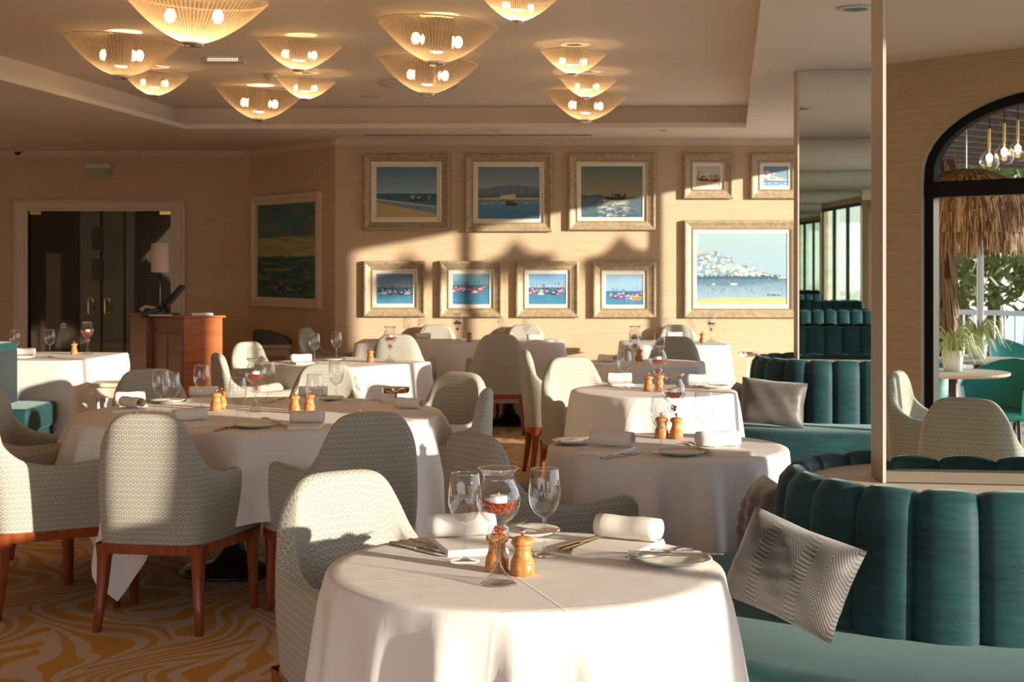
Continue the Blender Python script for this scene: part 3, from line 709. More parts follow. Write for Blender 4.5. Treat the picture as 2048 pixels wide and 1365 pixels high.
for px, py, w, zb, lab in BW:
    ga = .67*w/2/(HY-py); d = F*(2.845-CAMZ)/(HY-py)/(1+ga); R = w/2/F*d; x = (px-CX)/F*d; zb = 2.845-.69*R
    o = place(bp, (x, d, zb+.69*R), rnd.uniform(-.5, .5), lab, 'ribbed glass bowl lamps', s=R)
    st_ = [c for c in o.children if c.name.startswith('stem')][0]
    o.rotation_mode = 'XYZ'
    o.matrix_world = Matrix.Translation(o.location) @ Matrix.Rotation(math.radians(3.5), 4, 'Y') @ Matrix.Rotation(rnd.uniform(-.35, .35), 4, 'Z') @ Matrix.Scale(R, 4)
    st_.scale = (1, 1, 1); k = (ZT-.004-(zb+.69*R))/R
    st_.data = st_.data.copy()
    for v in st_.data.vertices:
        if v.co.z > .1: v.co.z += k-.74-.01
    L_ = bpy.data.lights.new('lamp_light', 'POINT'); L_.energy = 5.0*(R/.3)**1.5; L_.color = (1, .66, .34); L_.shadow_soft_size = .05
    lo = bpy.data.objects.new('lamp_light', L_); COL.objects.link(lo); lo.location = (0, 0, -.44); lo.parent = o

# ------------------------------------------------------------------ chairs
def catmull(cp, n):
    out = []; cp = [Vector(p) for p in cp]
    for i in range(len(cp)-1):
        p0, p1, p2, p3 = cp[max(i-1, 0)], cp[i], cp[i+1], cp[min(i+2, len(cp)-1)]
        for k in range(n):
            t = k/n; out.append(.5*((2*p1)+(p2-p0)*t+(2*p0-5*p1+4*p2-p3)*t*t+(3*p1-p0-3*p2+p3)*t**3))
    out.append(cp[-1]); return out
def make_chair():
    t = thing('dining_armchair', 'chair', 'chair')
    half = catmull([(0, -.27, .868), (.09, -.27, .864), (.145, -.264, .838), (.188, -.245, .775), (.215, -.208, .695), (.236, -.14, .638), (.258, -.02, .618), (.277, .10, .628), (.290, .185, .636), (.292, .225, .612)], 4)
    full = [Vector((-p.x, p.y, p.z)) for p in half[::-1]][:-1]+half
    n = len(full); rows = []; uvs = []; s = 0; tk = .052
    for i, p in enumerate(full):
        if i: s += math.hypot(p.x-full[i-1].x, p.y-full[i-1].y)
        a = full[max(i-1, 0)]; b = full[min(i+1, n-1)]; d = Vector((b.x-a.x, b.y-a.y)).normalized(); nn = Vector((d.y, -d.x))  # outward
        if nn.dot(Vector((p.x, p.y+.05))) < 0: nn = -nn
        def pt(off, z):
            back = max(0, min(1, (-p.y-.1)/.12)); hz = (z-.35)/.5
            nar = 1-.0*hz
            lean = -.035*hz*back; bulge = .010*math.sin(PI*min(1, max(0, (z-.35)/max(.05, p.z-.35))))
            q = Vector((p.x*nar, p.y))-nn*(off-bulge*(1 if off < .02 else -.3)); return (q.x, q.y+lean, z)
        h = p.z; r = tk/2; row = []; uvr = []
        zs = [.352+(h-r-.352)*k/5 for k in range(6)]
        for z in zs: row.append(pt(0, z)); uvr.append((s, z))
        for k in range(1, 6):
            w = PI*k/6; row.append(pt(r-r*math.cos(w), h-r+r*math.sin(w))); uvr.append((s, h-r+.082*k/6))
        for z in zs[::-1]: row.append(pt(tk, z)); uvr.append((s, 2*h-z+.03))
        rows.append(row); uvs += uvr
    # rounded fronts of the arms
    m = len(rows[0])
    def capend(row, sgn):
        c = Vector((sum(v[0] for v in row)/m, sum(v[1] for v in row)/m, 0)); extra = []
        for k, (f, o) in enumerate(((.85, .012), (.5, .022), (.0, .026))):
            extra.append([(c.x+(v[0]-c.x)*f, v[1]+o, v[2]-(1-f)*.010*(1 if v[2] > .5 else 0)) for v in row])
        return extra
    e1 = capend(rows[0], -1)[::-1]; e2 = capend(rows[-1], 1)
    allr = e1+rows+e2; uv = [(v[0]+v[1]*.6, v[2]) for r_ in e1 for v in r_]+uvs+[(v[0]+v[1]*.6, v[2]) for r_ in e2 for v in r_]
    mb = MB().grid(allr); mb.build('backrest_and_arms', M['fabric'], t, smooth=True, uvs=uv)
    # seat cushion
    P = []; uvq = []; N = 14
    for i in range(N+1):
        row = []
        for j in range(N+1):
            u = i/N*2-1; v = j/N*2-1; wx = .205+.035*(v+1)/2
            x = u*wx; y = -.205+(v+1)/2*.475; e = max(abs(u), abs(v)); z = .478-.035*max(0, (e-.75)/.25)**2+.012*(1-u*u)*(1-v*v)
            row.append((x, y, z)); uvq.append((x, y))
        P.append(row)
    mb = MB().grid(P); 
    b = len(mb.v)
    ed = [i*(N+1) for i in range(N+1)]+[N*(N+1)+j for j in range(1, N+1)]+[i*(N+1)+N for i in range(N-1, -1, -1)]+[j for j in range(N-1, 0, -1)]
    for k in ed: v = mb.v[k]; mb.v.append((v[0]*1.01, v[1]*1.01, .36)); uvq.append((v[0]+.1, v[1]+.1))
    for k in range(len(ed)): k2 = (k+1) % len(ed); mb.f.append((ed[k], ed[k2], b+k2, b+k))
    mb.build('seat', M['fabric'], t, smooth=True, uvs=uvq)
    # rail
    loop = [(p.x, p.y) for p in full]; loop = loop+[(.2, .262), (0, .272), (-.2, .262)]
    rows = []
    for i, (x, y) in enumerate(loop):
        a = Vector(loop[i-1]); b_ = Vector(loop[(i+1) % len(loop)]); d = (b_-a).normalized(); nn = Vector((d.y, -d.x))
        if nn.dot(Vector((x, y))) < 0: nn = -nn
        rows.append([(x+nn.x*o, y+nn.y*o, z) for o, z in ((.004, .352), (.006, .348), (.004, .312), (-.03, .312), (-.03, .352), (.004, .352))])
    MB().grid(rows, closed_u=True).build('seat_rail', M['legwood'], t, smooth=False)
    for sx in (-1, 1):
        for fr_ in (0, 1):
            if fr_: base = Vector((sx*.262, .215)); secs = [(.335, .050, 0, 0), (.25, .040, 0, .0), (.12, .034, .004*sx, .004), (0, .027, .008*sx, .008)]
            else: base = Vector((sx*.195, -.232)); secs = [(.348, .085, -sx*.012, .012), (.325, .066, -sx*.006, .006), (.29, .048, 0, .0), (.2, .040, .004*sx, -.006), (.1, .034, .010*sx, -.018), (0, .028, .018*sx, -.034)]
            rows = []
            for z, w, ox, oy in secs:
                h = w/2; c = base+Vector((ox, oy)); k = h*.75
                rows.append([(c.x+a_, c.y+b_, z) for a_, b_ in ((-h, -k), (-k, -h), (k, -h), (h, -k), (h, k), (k, h), (-k, h), (-h, k), (-h, -k))])
            mb = MB().grid(rows); mm = len(rows[0])-1; mb.f.append(tuple(len(mb.v)-1-i for i in range(1, mm+1))); mb.build('leg', M['legwood'], t, smooth=True)
    return t
CH = make_chair()
chairs = [ # x, y, facing dx, dy, label
 (-.335, 3.95, .55, -.84, 'patterned armchair at the near left of the front table, wine glass shadow on its back'),
 (.09, 5.31, .80, .60, 'patterned armchair seen from behind at the left of the second round table'),
 (-.68, 6.10, -.42, .9, 'shaded patterned armchair at the right front of the large round table'),
 (-1.39, 6.06, .16, 1.0, 'sunlit patterned armchair seen square from behind at the large round table'),
 (-2.02, 6.33, .78, .62, 'sunlit patterned armchair cut by the left edge of the picture'),
 (-2.22, 7.02, 1.0, -.08, 'shaded armchair at the left end of the large round table'),
 (-1.92, 8.06, .45, -.9, 'shaded armchair behind the large table, before the cherry wood desk'),
 (-1.10, 8.48, .0, -1, 'armchair behind the large round table, in front of the sunlit square cloth'),
 (-.44, 7.84, -.55, -.84, 'shaded armchair at the right back of the large round table, its edge catching sun'),
 (-.40, 6.98, -1, .06, 'armchair side-on at the right end of the large round table'),
 (-1.70, 9.92, .92, .38, 'armchair with dark side and lit edge, behind the candle glass of the large table'),
 (-1.78, 11.12, .85, -.5, 'brightly lit cream armchair with striped shadow, right of the desk'),
 (-1.66, 13.75, .98, -.2, 'pale armchair side-on at the far left end of the back wall table'),
 (-.97, 12.75, 0.02, 1, 'pale lit armchair seen from behind at the left of the back wall table'),
 (-.11, 12.80, .0, 1, 'shaded armchair seen from behind in the middle, dark legs visible below'),
 (-.75, 14.22, 0, -1, 'armchair against the wall under the red boat painting'),
 (.13, 14.22, 0, -1, 'armchair against the wall under the breakwater painting'),
 (.37, 10.20, .98, .1, 'armchair seen side-on facing the purple-shaded round table'),
 (.47, 9.14, .35, -.93, 'brightly lit armchair behind the third round table'),
 (1.35, 12.4, 0.05, 1, 'half-lit armchair before the far right table by the large town painting'),
 (1.62, 14.22, 0, -1, 'armchair against the wall at the far right table under the town painting'),
]
for x, y, dx, dy, lab in chairs:
    place(CH, (x, y, 0), facing(dx, dy), lab, 'patterned dining armchairs')
for v, f, lab in (((2.14, 6.75), (.5, .87), 'armchair seen from behind in the near mirror'), ((2.36, 8.0), (.85, -.5), 'sunlit armchair by the arched window in the near mirror')):
    p = refl(v); q = refl((v[0]+f[0], v[1]+f[1])); place(CH, (p.x, p.y, 0), facing(q.x-p.x, q.y-p.y), lab, 'patterned dining armchairs')

# ------------------------------------------------------------------ tables and cloths
def srect(hx, hy, rc=.05):
    def R(th):
        c, s = abs(math.cos(th)), abs(math.sin(th)); p = 14
        return ((c/hx)**p+(s/hy)**p)**(-1/p)
    return R
TZ = .752
def table(cx, cy, rz, Rf, S, lab, clab, n=9, amp=.035, flare=.05, seed=1, feet=((0, 0),), rect=False, zmin=.012, seat=''):
    t = thing('dining_table', lab, 'table', (cx, cy, 0), rz, 'tables under white cloths')
    N = 96; mb = MB(); pts = [(Rf(2*PI*k/N)*.985*math.cos(2*PI*k/N), Rf(2*PI*k/N)*.985*math.sin(2*PI*k/N)) for k in range(N)]
    mb.add([(x, y, .715) for x, y in pts]+[(x, y, .744) for x, y in pts], [tuple(range(N))[::-1], tuple(range(N, 2*N))]+[(i, (i+1) % N, N+(i+1) % N, N+i) for i in range(N)])
    mb.build('tabletop', M['legwood'], t)
    for fx, fy in feet:
        MB().lathe([(0, 0), (.25, 0), (.255, .012), (.22, .03), (.10, .05), (.055, .10), (.04, .16), (.036, .30), (.036, .715), (0, .715)], 28, (fx, fy, 0)).build('pedestal', M['iron'], t, smooth=True)
    r = random.Random(seed); ph = [r.uniform(0, 6.28) for _ in range(6)]
    N = 240; rows = []
    for k in range(N):
        th = 2*PI*k/N; R = Rf(th); c, s_ = math.cos(th), math.sin(th)
        L = S[0]+(S[1]-S[0])*((1/max(abs(c), abs(s_))-1)/.414)**1.3 if not rect else S
        cr = 0
        if rect:
            a = abs(R*c), abs(R*s_); near = (R/min(Rf(0), Rf(PI/2)))
            # corner measure
            hx, hy = Rf(0), Rf(PI/2); cr = max(0, 1-((hx-a[0])+(hy-a[1]))/.22); L = S+cr*.22
        L = min(L, .738-zmin); th2 = th+.12*math.sin(2*th+ph[4])
        if rect: w = .5+.5*math.cos(th2*n*1.0+ph[0]+1.2*math.sin(2*th+ph[2])); w = w**2*.55
        else:
            w = .5+.5*math.cos(n*th2+ph[0]+.9*math.sin(3*th+ph[1])); w = w**1.8; w2 = .5+.5*math.cos((2*n+3)*th+ph[2]); w = w*.8+.2*w2*w
        wamp = amp*(1+.35*math.sin(2*th+ph[3]))
        row = [(0, 0, TZ)]
        for f in (.35, .7, .93): row.append((R*f*c, R*f*s_, TZ))
        row += [(R*c, R*s_, TZ-.0005), ((R+.007)*c, (R+.007)*s_, TZ-.004), ((R+.011)*c, (R+.011)*s_, TZ-.012)]
        for j in range(1, 15):
            q = j/14; rr = R+.012+(flare*(1+2.2*cr))*q**1.1+wamp*(q**.62)*w*(1.0 if not rect else 1)
            row.append((rr*c, rr*s_, TZ-.012-q*L))
        rows.append(row)
    o = MB().grid(rows, closed_u=True).build('tablecloth', M['cloth'], None, smooth=True); o.location = (cx, cy, 0); o.rotation_euler = (0, 0, rz)
    tag(o, clab, 'tablecloth', 'white tablecloths'); return o
T1 = Vector((.03, 3.42)); T2 = Vector((.60, 5.69)); T3 = Vector((.79, 8.23)); T4 = Vector((.93, 10.6)); TBc = Vector((-1.19, 6.98))
rd = lambda R: (lambda th: R)
table(T1.x, T1.y, .3, rd(.45), (.66, .72), 'front round table hidden by its cloth, before the teal banquette', 'white floor-length cloth on the front round table', 17, .075, .04, 3)
table(T2.x, T2.y, .55, rd(.452), (.50, .70), 'second round table from the camera on the right', 'white cloth on the second round table, mostly in shade', 12, .10, .04, 5)
table(T3.x, T3.y, .15, rd(.452), (.60, .72), 'third round table from the camera on the right', 'bright white cloth on the third round table', 16, .06, .04, 8)
table(T4.x, T4.y, .4, rd(.43), (.50, .70), 'small round table behind the third one', 'purple-shaded cloth on the small round table behind the third one', 14, .06, .04, 9)
table(TBc.x, TBc.y, .262, rd(.85), (.35, .70), 'large round table on the left with six armchairs', 'white cloth on the large round table, one corner hanging to the floor', 23, .085, .04, 12, ((-.12, .05), (.5, -.32)))
for nm, c, rz, hx, hy, L, lab, cl, sd, ft in (
  ('A', (-3.62, 11.35), -.14, .50, .53, .46, 'square table at the far left before the glass doors', 'white cloth on the square table at the far left', 2, ((0, 0),)),
  ('C', (-1.22, 10.62), -.72, .46, .46, .44, 'square table behind the large round one, set cornerwise', 'brilliant white sunlit cloth on the square table set cornerwise', 4, ((0, 0),)),
  ('D', (-.47, 13.60), 0, .94, .42, .52, 'long table along the painting wall', 'white cloth on the long table along the painting wall', 6, ((-.5, 0), (.45, -.1))),
  ('E', (1.45, 13.28), -.05, .47, .44, .52, 'square table at the far right under the town painting', 'white cloth on the square table under the town painting', 7, ((0, 0),))):
    table(c[0], c[1], rz, srect(hx, hy), L, lab, cl, 11, .03, .045, sd, ft, rect=True)

# ------------------------------------------------------------------ table ware prototypes
def wine_proto():
    t = thing('wine_glass', 'glass', 'wine glass')
    pr = [(.033, .208), (.0335, .207), (.0365, .180), (.0392, .155), (.0385, .135), (.034, .118), (.025, .103), (.012, .094), (.0052, .090)]
    MB().lathe(pr, 28).build('bowl', M['glass'], t, smooth=True)
    MB().lathe([(.0052, .090), (.0040, .080), (.0036, .05), (.0038, .02), (.006, .010), (.014, .005), (.030, .0022), (.0345, .0018), (.0345, .0004), (0, .0004)], 28).build('stem_and_foot', M['glass'], t, smooth=True)
    MB().tube([(.0332*math.cos(2*PI*k/32), .0332*math.sin(2*PI*k/32), .208) for k in range(33)], .0006, 5, False).build('rim', M['chrome'], t, smooth=True)
    return t
WG = wine_proto()
def candle_proto():
    t = thing('candle_holder', 'candle', 'candle holder')
    pr = [(.0455, .252), (.044, .2535), (.036, .243), (.0325, .234), (.034, .225), (.043, .207), (.0485, .188), (.0475, .170), (.040, .153), (.028, .140), (.0165, .132), (.0165, .128), (.022, .122), (.0245, .112), (.0215, .100), (.012, .091), (.006, .086), (.0045, .08)]
    MB().lathe(pr, 32).build('glass_bowl', M['glass'], t, smooth=True)
    MB().lathe([(.0045, .08), (.0045, .055), (.007, .040), (.014, .026), (.027, .013), (.041, .005), (.043, .0005), (0, .0005)], 28).build('stem_and_foot', M['glass'], t, smooth=True)
    MB().tube([(.0452*math.cos(2*PI*k/32), .0452*math.sin(2*PI*k/32), .253) for k in range(33)], .0011, 5, False).build('rim', M['glass'], t, smooth=True)
    MB().lathe([(0, .193), (.0185, .193), (.0190, .191), (.0190, .178), (0, .178)], 20).tube([(0, 0, .192), (.001, 0, .199)], .0008, 5).build('tealight', M['wax'], t, smooth=False)
    r = random.Random(4); mb = MB()
    def bead(x, y, z, s): mb.add([(x+s, y, z), (x-s, y, z), (x, y+s, z), (x, y-s, z), (x, y, z+s), (x, y, z-s)], [(0,2,4),(2,1,4),(1,3,4),(3,0,4),(2,0,5),(1,2,5),(3,1,5),(0,3,5)])
    for k in range(420):
        a = r.uniform(0, 6.28); z = .155+r.random()*.022; rm = .040*math.sqrt(max(.05, (z-.142)/.035)); rm = min(rm, .045); q = rm*math.sqrt(r.random()); bead(q*math.cos(a), q*math.sin(a), z, .0021)
    for k in range(110):
        v = Vector((r.gauss(0, 1), r.gauss(0, 1), r.gauss(0, 1))).normalized()*.014*r.random()**.4; bead(v.x, v.y, .113+v.z*1.1, .0021)
    tag(mb.build('red_beads', M['bead'], t), kind='stuff')
    return t
CD = candle_proto()
def mill_proto():
    t = thing('pepper_mill', 'mill', 'pepper mill')
    pr = [(0, 0), (.0245, 0), (.0255, .002), (.0255, .020), (.0243, .022), (.0250, .024), (.0250, .027), (.0235, .030), (.0195, .040), (.0175, .050), (.0180, .056), (.0195, .061), (.0, .061)]
    MB().lathe(pr, 28).build('body', M['olive'], t, smooth=True)
    MB().lathe([(0, .0615), (.0215, .0615), (.0240, .064), (.0243, .069), (.0215, .075), (.014, .079), (.004, .0805), (0, .0805)], 28).build('cap', M['olive'], t, smooth=True)
    MB().lathe([(0, .0805), (.0022, .081), (.0024, .083), (.0058, .0855), (.0072, .0895), (.0058, .0938), (0, .0955)], 14).build('knob', M['chrome'], t, smooth=True)
    return t
PM_ = mill_proto()
def napkin_proto():
    mb = MB()
    for z, w, h in ((.003, .20, .135), (.009, .196, .131)):
        mb.box((0, 0, z), (w, h, .0055))
    # rolled end lying on top: spiral cross-section
    sec = []
    for k in range(30):
        a = -PI*.5+k/29*PI*2.35; r_ = .029*(1-.012*k); sec.append((-.055+r_*math.cos(a)*1.05, .041+r_*math.sin(a)*.92))
    rows = []
    for j in range(9):
        y = -.074+.148*j/8; b = .0015*math.sin(j*1.3)
        rows.append([(x+b, y, z+b) for x, z in sec])
    mb.grid(rows); rows2 = [[(x*.97-.0015, y_, z*.97+.0008) for x, z in sec] for y_ in (-.0725, .0725)]
    o = mb.build('napkin', M['napkin'], None, smooth=False); md = o.modifiers.new('thickness', 'SOLIDIFY'); md.thickness = .0022; md.offset = 0
    for p in o.data.polygons[12:]: p.use_smooth = True
    tag(o, 'napkin', 'napkin'); return o
NP = napkin_proto()
def plate_proto(r=.088):
    o = MB().lathe([(0, .003), (r*.55, .003), (r*.8, .0075), (r*.97, .0150), (r, .0155), (r*.985, .0175), (r*.8, .0105), (r*.55, .0065), (0, .006)], 40).build('side_plate', M['porcelain'], None, smooth=True)
    return tag(o, 'plate', 'plate')
PL = plate_proto()
def knife_proto():
    mb = MB(); L = .225
    for pts, h in (([(-.112, -.004), (-.105, -.0052), (-.02, -.0042), (-.012, -.0032), (-.012, .0032), (-.02, .0042), (-.105, .0052), (-.112, .004)], .006), ([(-.013, -.003), (.0, -.0075), (.08, -.0085), (.105, -.005), (.113, .003), (.0, .005), (-.013, .003)], .0022)):
        n = len(pts); mb.add([(x, y, .001) for x, y in pts]+[(x, y, .001+h) for x, y in pts], [tuple(range(n))[::-1], tuple(range(n, 2*n))]+[(i, (i+1) % n, n+(i+1) % n, n+i) for i in range(n)])
    return tag(mb.build('knife', M['steel'], None), 'knife', 'knife')
def fork_proto():
    mb = MB()
    cur = lambda x: .003+.010*max(0, (x-.02)/.08)*max(0, 1-(x-.02)/.08)*2.2+.004*max(0, -x/.11)
    def strip(cl, w, h=.002):
        rows = []
        for (x, y), ww in zip(cl, w): z = cur(x); rows.append([(x, y-ww, z), (x, y+ww, z), (x, y+ww, z+h), (x, y-ww, z+h), (x, y-ww, z)])
        mb.grid(rows)
    xs = [-.105, -.09, -.06, -.02, .02, .035, .05, .062]; ws = [.004, .0055, .0045, .0028, .0030, .008, .0115, .0115]
    strip([(x, 0) for x in xs], ws)
    for k in (-1.5, -.5, .5, 1.5): strip([(.06, k*.0062), (.075, k*.0062), (.09, k*.0062), (.102, k*.0060)], [.0022, .0020, .0018, .0008])
    return tag(mb.build('fork', M['steel'], None, smooth=True), 'fork', 'fork')
def spoon_proto():
    mb = MB(); rows = []
    for x, w, z in ((-.105, .004, .006), (-.09, .005, .005), (-.05, .0038, .003), (-.005, .0028, .006), (.03, .003, .009), (.04, .009, .007), (.052, .0155, .003), (.068, .0175, .002), (.084, .014, .004), (.094, .007, .007), (.097, .001, .008)):
        rows.append([(x, -w, z+w*.25), (x, 0, z), (x, w, z+w*.25), (x, w, z+w*.25+.0015), (x, 0, z+.0018), (x, -w, z+w*.25+.0015), (x, -w, z+w*.25)])
    return tag(mb.grid(rows).build('spoon', M['steel'], None, smooth=True), 'spoon', 'spoon')
KN = knife_proto(); FK = fork_proto(); SPN = spoon_proto()
def put(proto, px, py, lab, grp, rz=0, z=TZ, s=None, dz=0.0):
    p = at(px, py, z); return place(proto, (p.x, p.y, z+.0006+dz), rz, lab, grp, s)
def between(proto, a, b, lab, grp, dz=0.0, z=TZ):
    p = at(*a, z); q = at(*b, z); c = (p+q)/2; d = q-p; return place(proto, (c.x, c.y, z+.0006+dz), math.atan2(d.y, d.x), lab, grp)
wg = [
 (930, 1125, 'wine glass on the front table, left of the candle holder'), (1089, 1112, 'wine glass on the front table, right of the candle holder'),
 (1322, 906, 'left wine glass on the second round table, mills seen through it'), (1407, 893, 'right wine glass on the second round table'),
 (1249, 776, 'tall wine glass on the third round table, beside the paired mills'),
 (1268, 729, 'wine glass in front of the candle holder on the purple-shaded table'), (1319, 722, 'wine glass before the half-lit armchair on the purple-shaded table'),
 (322, 830, 'left one of two overlapping wine glasses on the large round table'), (343, 838, 'right one of two overlapping wine glasses on the large round table'),
 (403, 816, 'wine glass on the large table seen against the cherry desk'), (475, 852, 'wine glass on the large table nearest the camera, left half'),
 (535, 806, 'wine glass just right of the candle holder on the large table'), (629, 842, 'wine glass on the large table in front of the right-hand mill'),
 (672, 806, 'wine glass on the large table in front of the pale armchair'), (725, 822, 'rightmost wine glass on the large round table'),
 (30, 717, 'leftmost wine glass on the far left square table'), (100, 715, 'second wine glass on the far left square table'),
 (629, 726, 'left wine glass on the cornerwise square table'), (673, 722, 'right wine glass on the cornerwise square table'),
 (813, 678, 'first wine glass from the left on the long wall table'), (844, 685, 'second wine glass from the left on the long wall table'),
 (1003, 682, 'third wine glass on the long wall table, behind the dark armchair'), (1053, 684, 'rightmost wine glass on the long wall table'),
 (1334, 681, 'left wine glass on the table under the town painting'), (1383, 683, 'right wine glass on the table under the town painting')]
for px, py, lab in wg: put(WG, px, py, lab, 'wine glasses on the set tables')
cdl = [(997, 1168, 'large glass candle holder with red beads in the middle of the front table'), (1347, 872, 'glass candle holder with dark red beads on the second round table'),
 (1316, 784, 'glass candle holder beside the mills on the third round table'), (1270, 722, 'glass candle holder on the purple-shaded small table'),
 (511, 824, 'glass candle holder with red beads on the large round table'), (175, 709, 'glass candle holder before the glass doors on the far left table'),
 (780, 724, 'glass candle holder on the cornerwise square table'), (915, 683, 'glass candle holder on the long wall table'), (1422, 684, 'glass candle holder under the town painting at the far right')]
for px, py, lab in cdl: put(CD, px, py, lab, 'glass candle holders with red beads')
mills = [(994, 1143, 'left olive wood mill on the front table, behind the candle stem', 1), (1045, 1150, 'right olive wood mill on the front table with a silver knob', 1),
 (1323, 877, 'left wooden mill on the second round table, seen through a glass', 1), (1353, 878, 'right wooden mill on the second round table', 1),
 (1297, 783, 'left wooden mill on the third round table', 1), (1319, 781, 'right wooden mill on the third round table, behind the candle stem', 1),
 (1278, 723, 'right dark wooden mill on the purple-shaded table', 1), (1256, 722, 'left dark wooden mill on the purple-shaded table, behind a glass', 1),
 (432, 822, 'front one of the left pair of mills on the large table', 1), (443, 818, 'back one of the left pair of mills on the large table', 1),
 (589, 827, 'left one of the right pair of mills on the large table', 1), (619, 825, 'right one of the right pair of mills, behind a wine glass', 1),
 (148, 709, 'wooden mill on the far left square table', 1), (741, 725, 'wooden mill on the cornerwise square table', 1), (939, 684, 'wooden mill on the long wall table', 1), (1405, 686, 'wooden mill under the town painting', 1)]
for px, py, lab, s in mills: put(PM_, px, py, lab, 'turned olive wood mills', rnd.uniform(0, 6), s=1.08)
nk = [(1238, 1100, -2.05, 'rolled napkin on the right of the front table'), (935, 1094, -1.3, 'rolled napkin on the left of the front table'),
 (1213, 905, -2.0, 'rolled napkin at the left of the second round table'), (1447, 906, -1.35, 'rolled napkin at the right of the second round table'),
 (1240, 770, -1.5, 'white napkin at the back of the third round table'), (1400, 773, -1.6, 'grey-shaded napkin at the right of the third round table'), (1205, 729, -2.4, 'crumpled napkin on the purple-shaded table'),
 (245, 823, -2.3, 'napkin at the left rim of the large table'), (262, 812, -1.2, 'long rolled napkin lying behind the left one on the large table'), (405, 800, -1.5, 'napkin before the cherry desk on the large table'),
 (612, 855, -1.55, 'napkin at the near rim of the large table, right of centre'), (388, 850, -1.0, 'shaded napkin behind the square-on armchair'), (806, 825, -2.1, 'napkin at the right rim of the large table'), (625, 800, -1.5, 'napkin at the far side of the large table'),
 (48, 715, -1.4, 'napkin on the far left square table'), (605, 728, -1.2, 'napkin at the left corner of the cornerwise table'), (845, 681, -1.57, 'grey napkin on the long wall table, left'), (1070, 684, -1.57, 'white napkin on the long wall table, right'), (1350, 679, -1.57, 'white napkin under the town painting')]
for px, py, rz, lab in nk: put(NP, px, py, lab, 'rolled white napkins', rz, s=1.12 if py > 900 else 1.0)
pls = [(1349, 1130, 'speckled side plate with a knife on it at the right rim of the front table'), (1052, 1072, 'side plate behind the mills on the front table'),
 (1362, 911, 'side plate in the middle of the second round table'), (1148, 889, 'side plate at the left rim of the second round table'), (1428, 777, 'side plate at the right rim of the third table'),
 (508, 856, 'side plate at the near rim of the large table'), (655, 801, 'side plate at the far side of the large table'), (335, 806, 'side plate behind the overlapping glasses'), (668, 722, 'side plate on the cornerwise square table'), (1010+80, 684, 'side plate on the long wall table')]
for px, py, lab in pls: put(PL, px, py, lab, 'white side plates', rnd.uniform(0, 6))
cut = [(KN, (795, 1092), (880, 1112), 0, 'outer knife left of the near-left napkin'), (KN, (812, 1089), (900, 1110), 0, 'inner knife left of the near-left napkin'),
 (FK, (830, 1087), (912, 1107), 0, 'fork beside the near-left napkin'), (KN, (1118, 1101), (1208, 1074), 0, 'outer knife behind the right wine glass'), (KN, (1132, 1103), (1212, 1079), 0, 'inner knife behind the right wine glass'),
 (FK, (1262, 1124), (1372, 1106), .004, 'upper fork beside the speckled plate'), (FK, (1285, 1128), (1385, 1112), .004, 'lower fork beside the speckled plate'), (KN, (1292, 1124), (1412, 1126), .018, 'knife resting across the speckled plate'),
 (KN, (985, 1078), (1040, 1062), .018, 'knife resting on the plate behind the mills'),
 (KN, (1208, 919), (1275, 909), 0, 'outer knife on the second round table'), (KN, (1215, 916), (1285, 904), 0, 'inner knife on the second round table'), (FK, (1420, 912), (1352, 897), .014, 'fork leaning over the middle plate of the second table'), (FK, (1430, 910), (1362, 896), .018, 'second fork leaning over the middle plate'),
 (KN, (1125, 893), (1180, 884), .018, 'knife across the left plate of the second table'), (KN, (1395, 778), (1450, 775), .018, 'knife across the plate of the third table'), (FK, (1360, 777), (1415, 781), .0, 'fork at the right of the third table'), (KN, (1190, 769), (1232, 775), 0, 'outer knife on the third table'), (KN, (1200, 767), (1240, 773), 0, 'inner knife on the third table'),
 (KN, (422, 866), (480, 852), 0, 'outer knife right of the shaded napkin'), (KN, (430, 862), (486, 850), 0, 'inner knife right of the shaded napkin'), (SPN, (555, 856), (525, 846), .016, 'spoon lying by the near-rim plate'), (FK, (585, 860), (545, 846), .002, 'fork right of the near-rim plate'),
 (FK, (820, 812), (755, 806), 0, 'fork at the right rim of the large table'), (FK, (800, 806), (745, 801), 0, 'second fork at the right rim of the large table'), (KN, (690, 804), (760, 800), 0, 'knife at the far right of the large table'), (FK, (240, 838), (285, 826), 0, 'fork beside the left rim napkin'), (KN, (565, 800), (540, 806), 0, 'dark knife near the candle on the large table'),
 (KN, (60, 718), (98, 715), 0, 'knife on the far left square table'), (KN, (555, 731), (600, 734), 0, 'knife on the cornerwise table')]
for pr_, a, b, dz, lab in cut: between(pr_, a, b, lab, 'steel cutlery on the tables', dz)

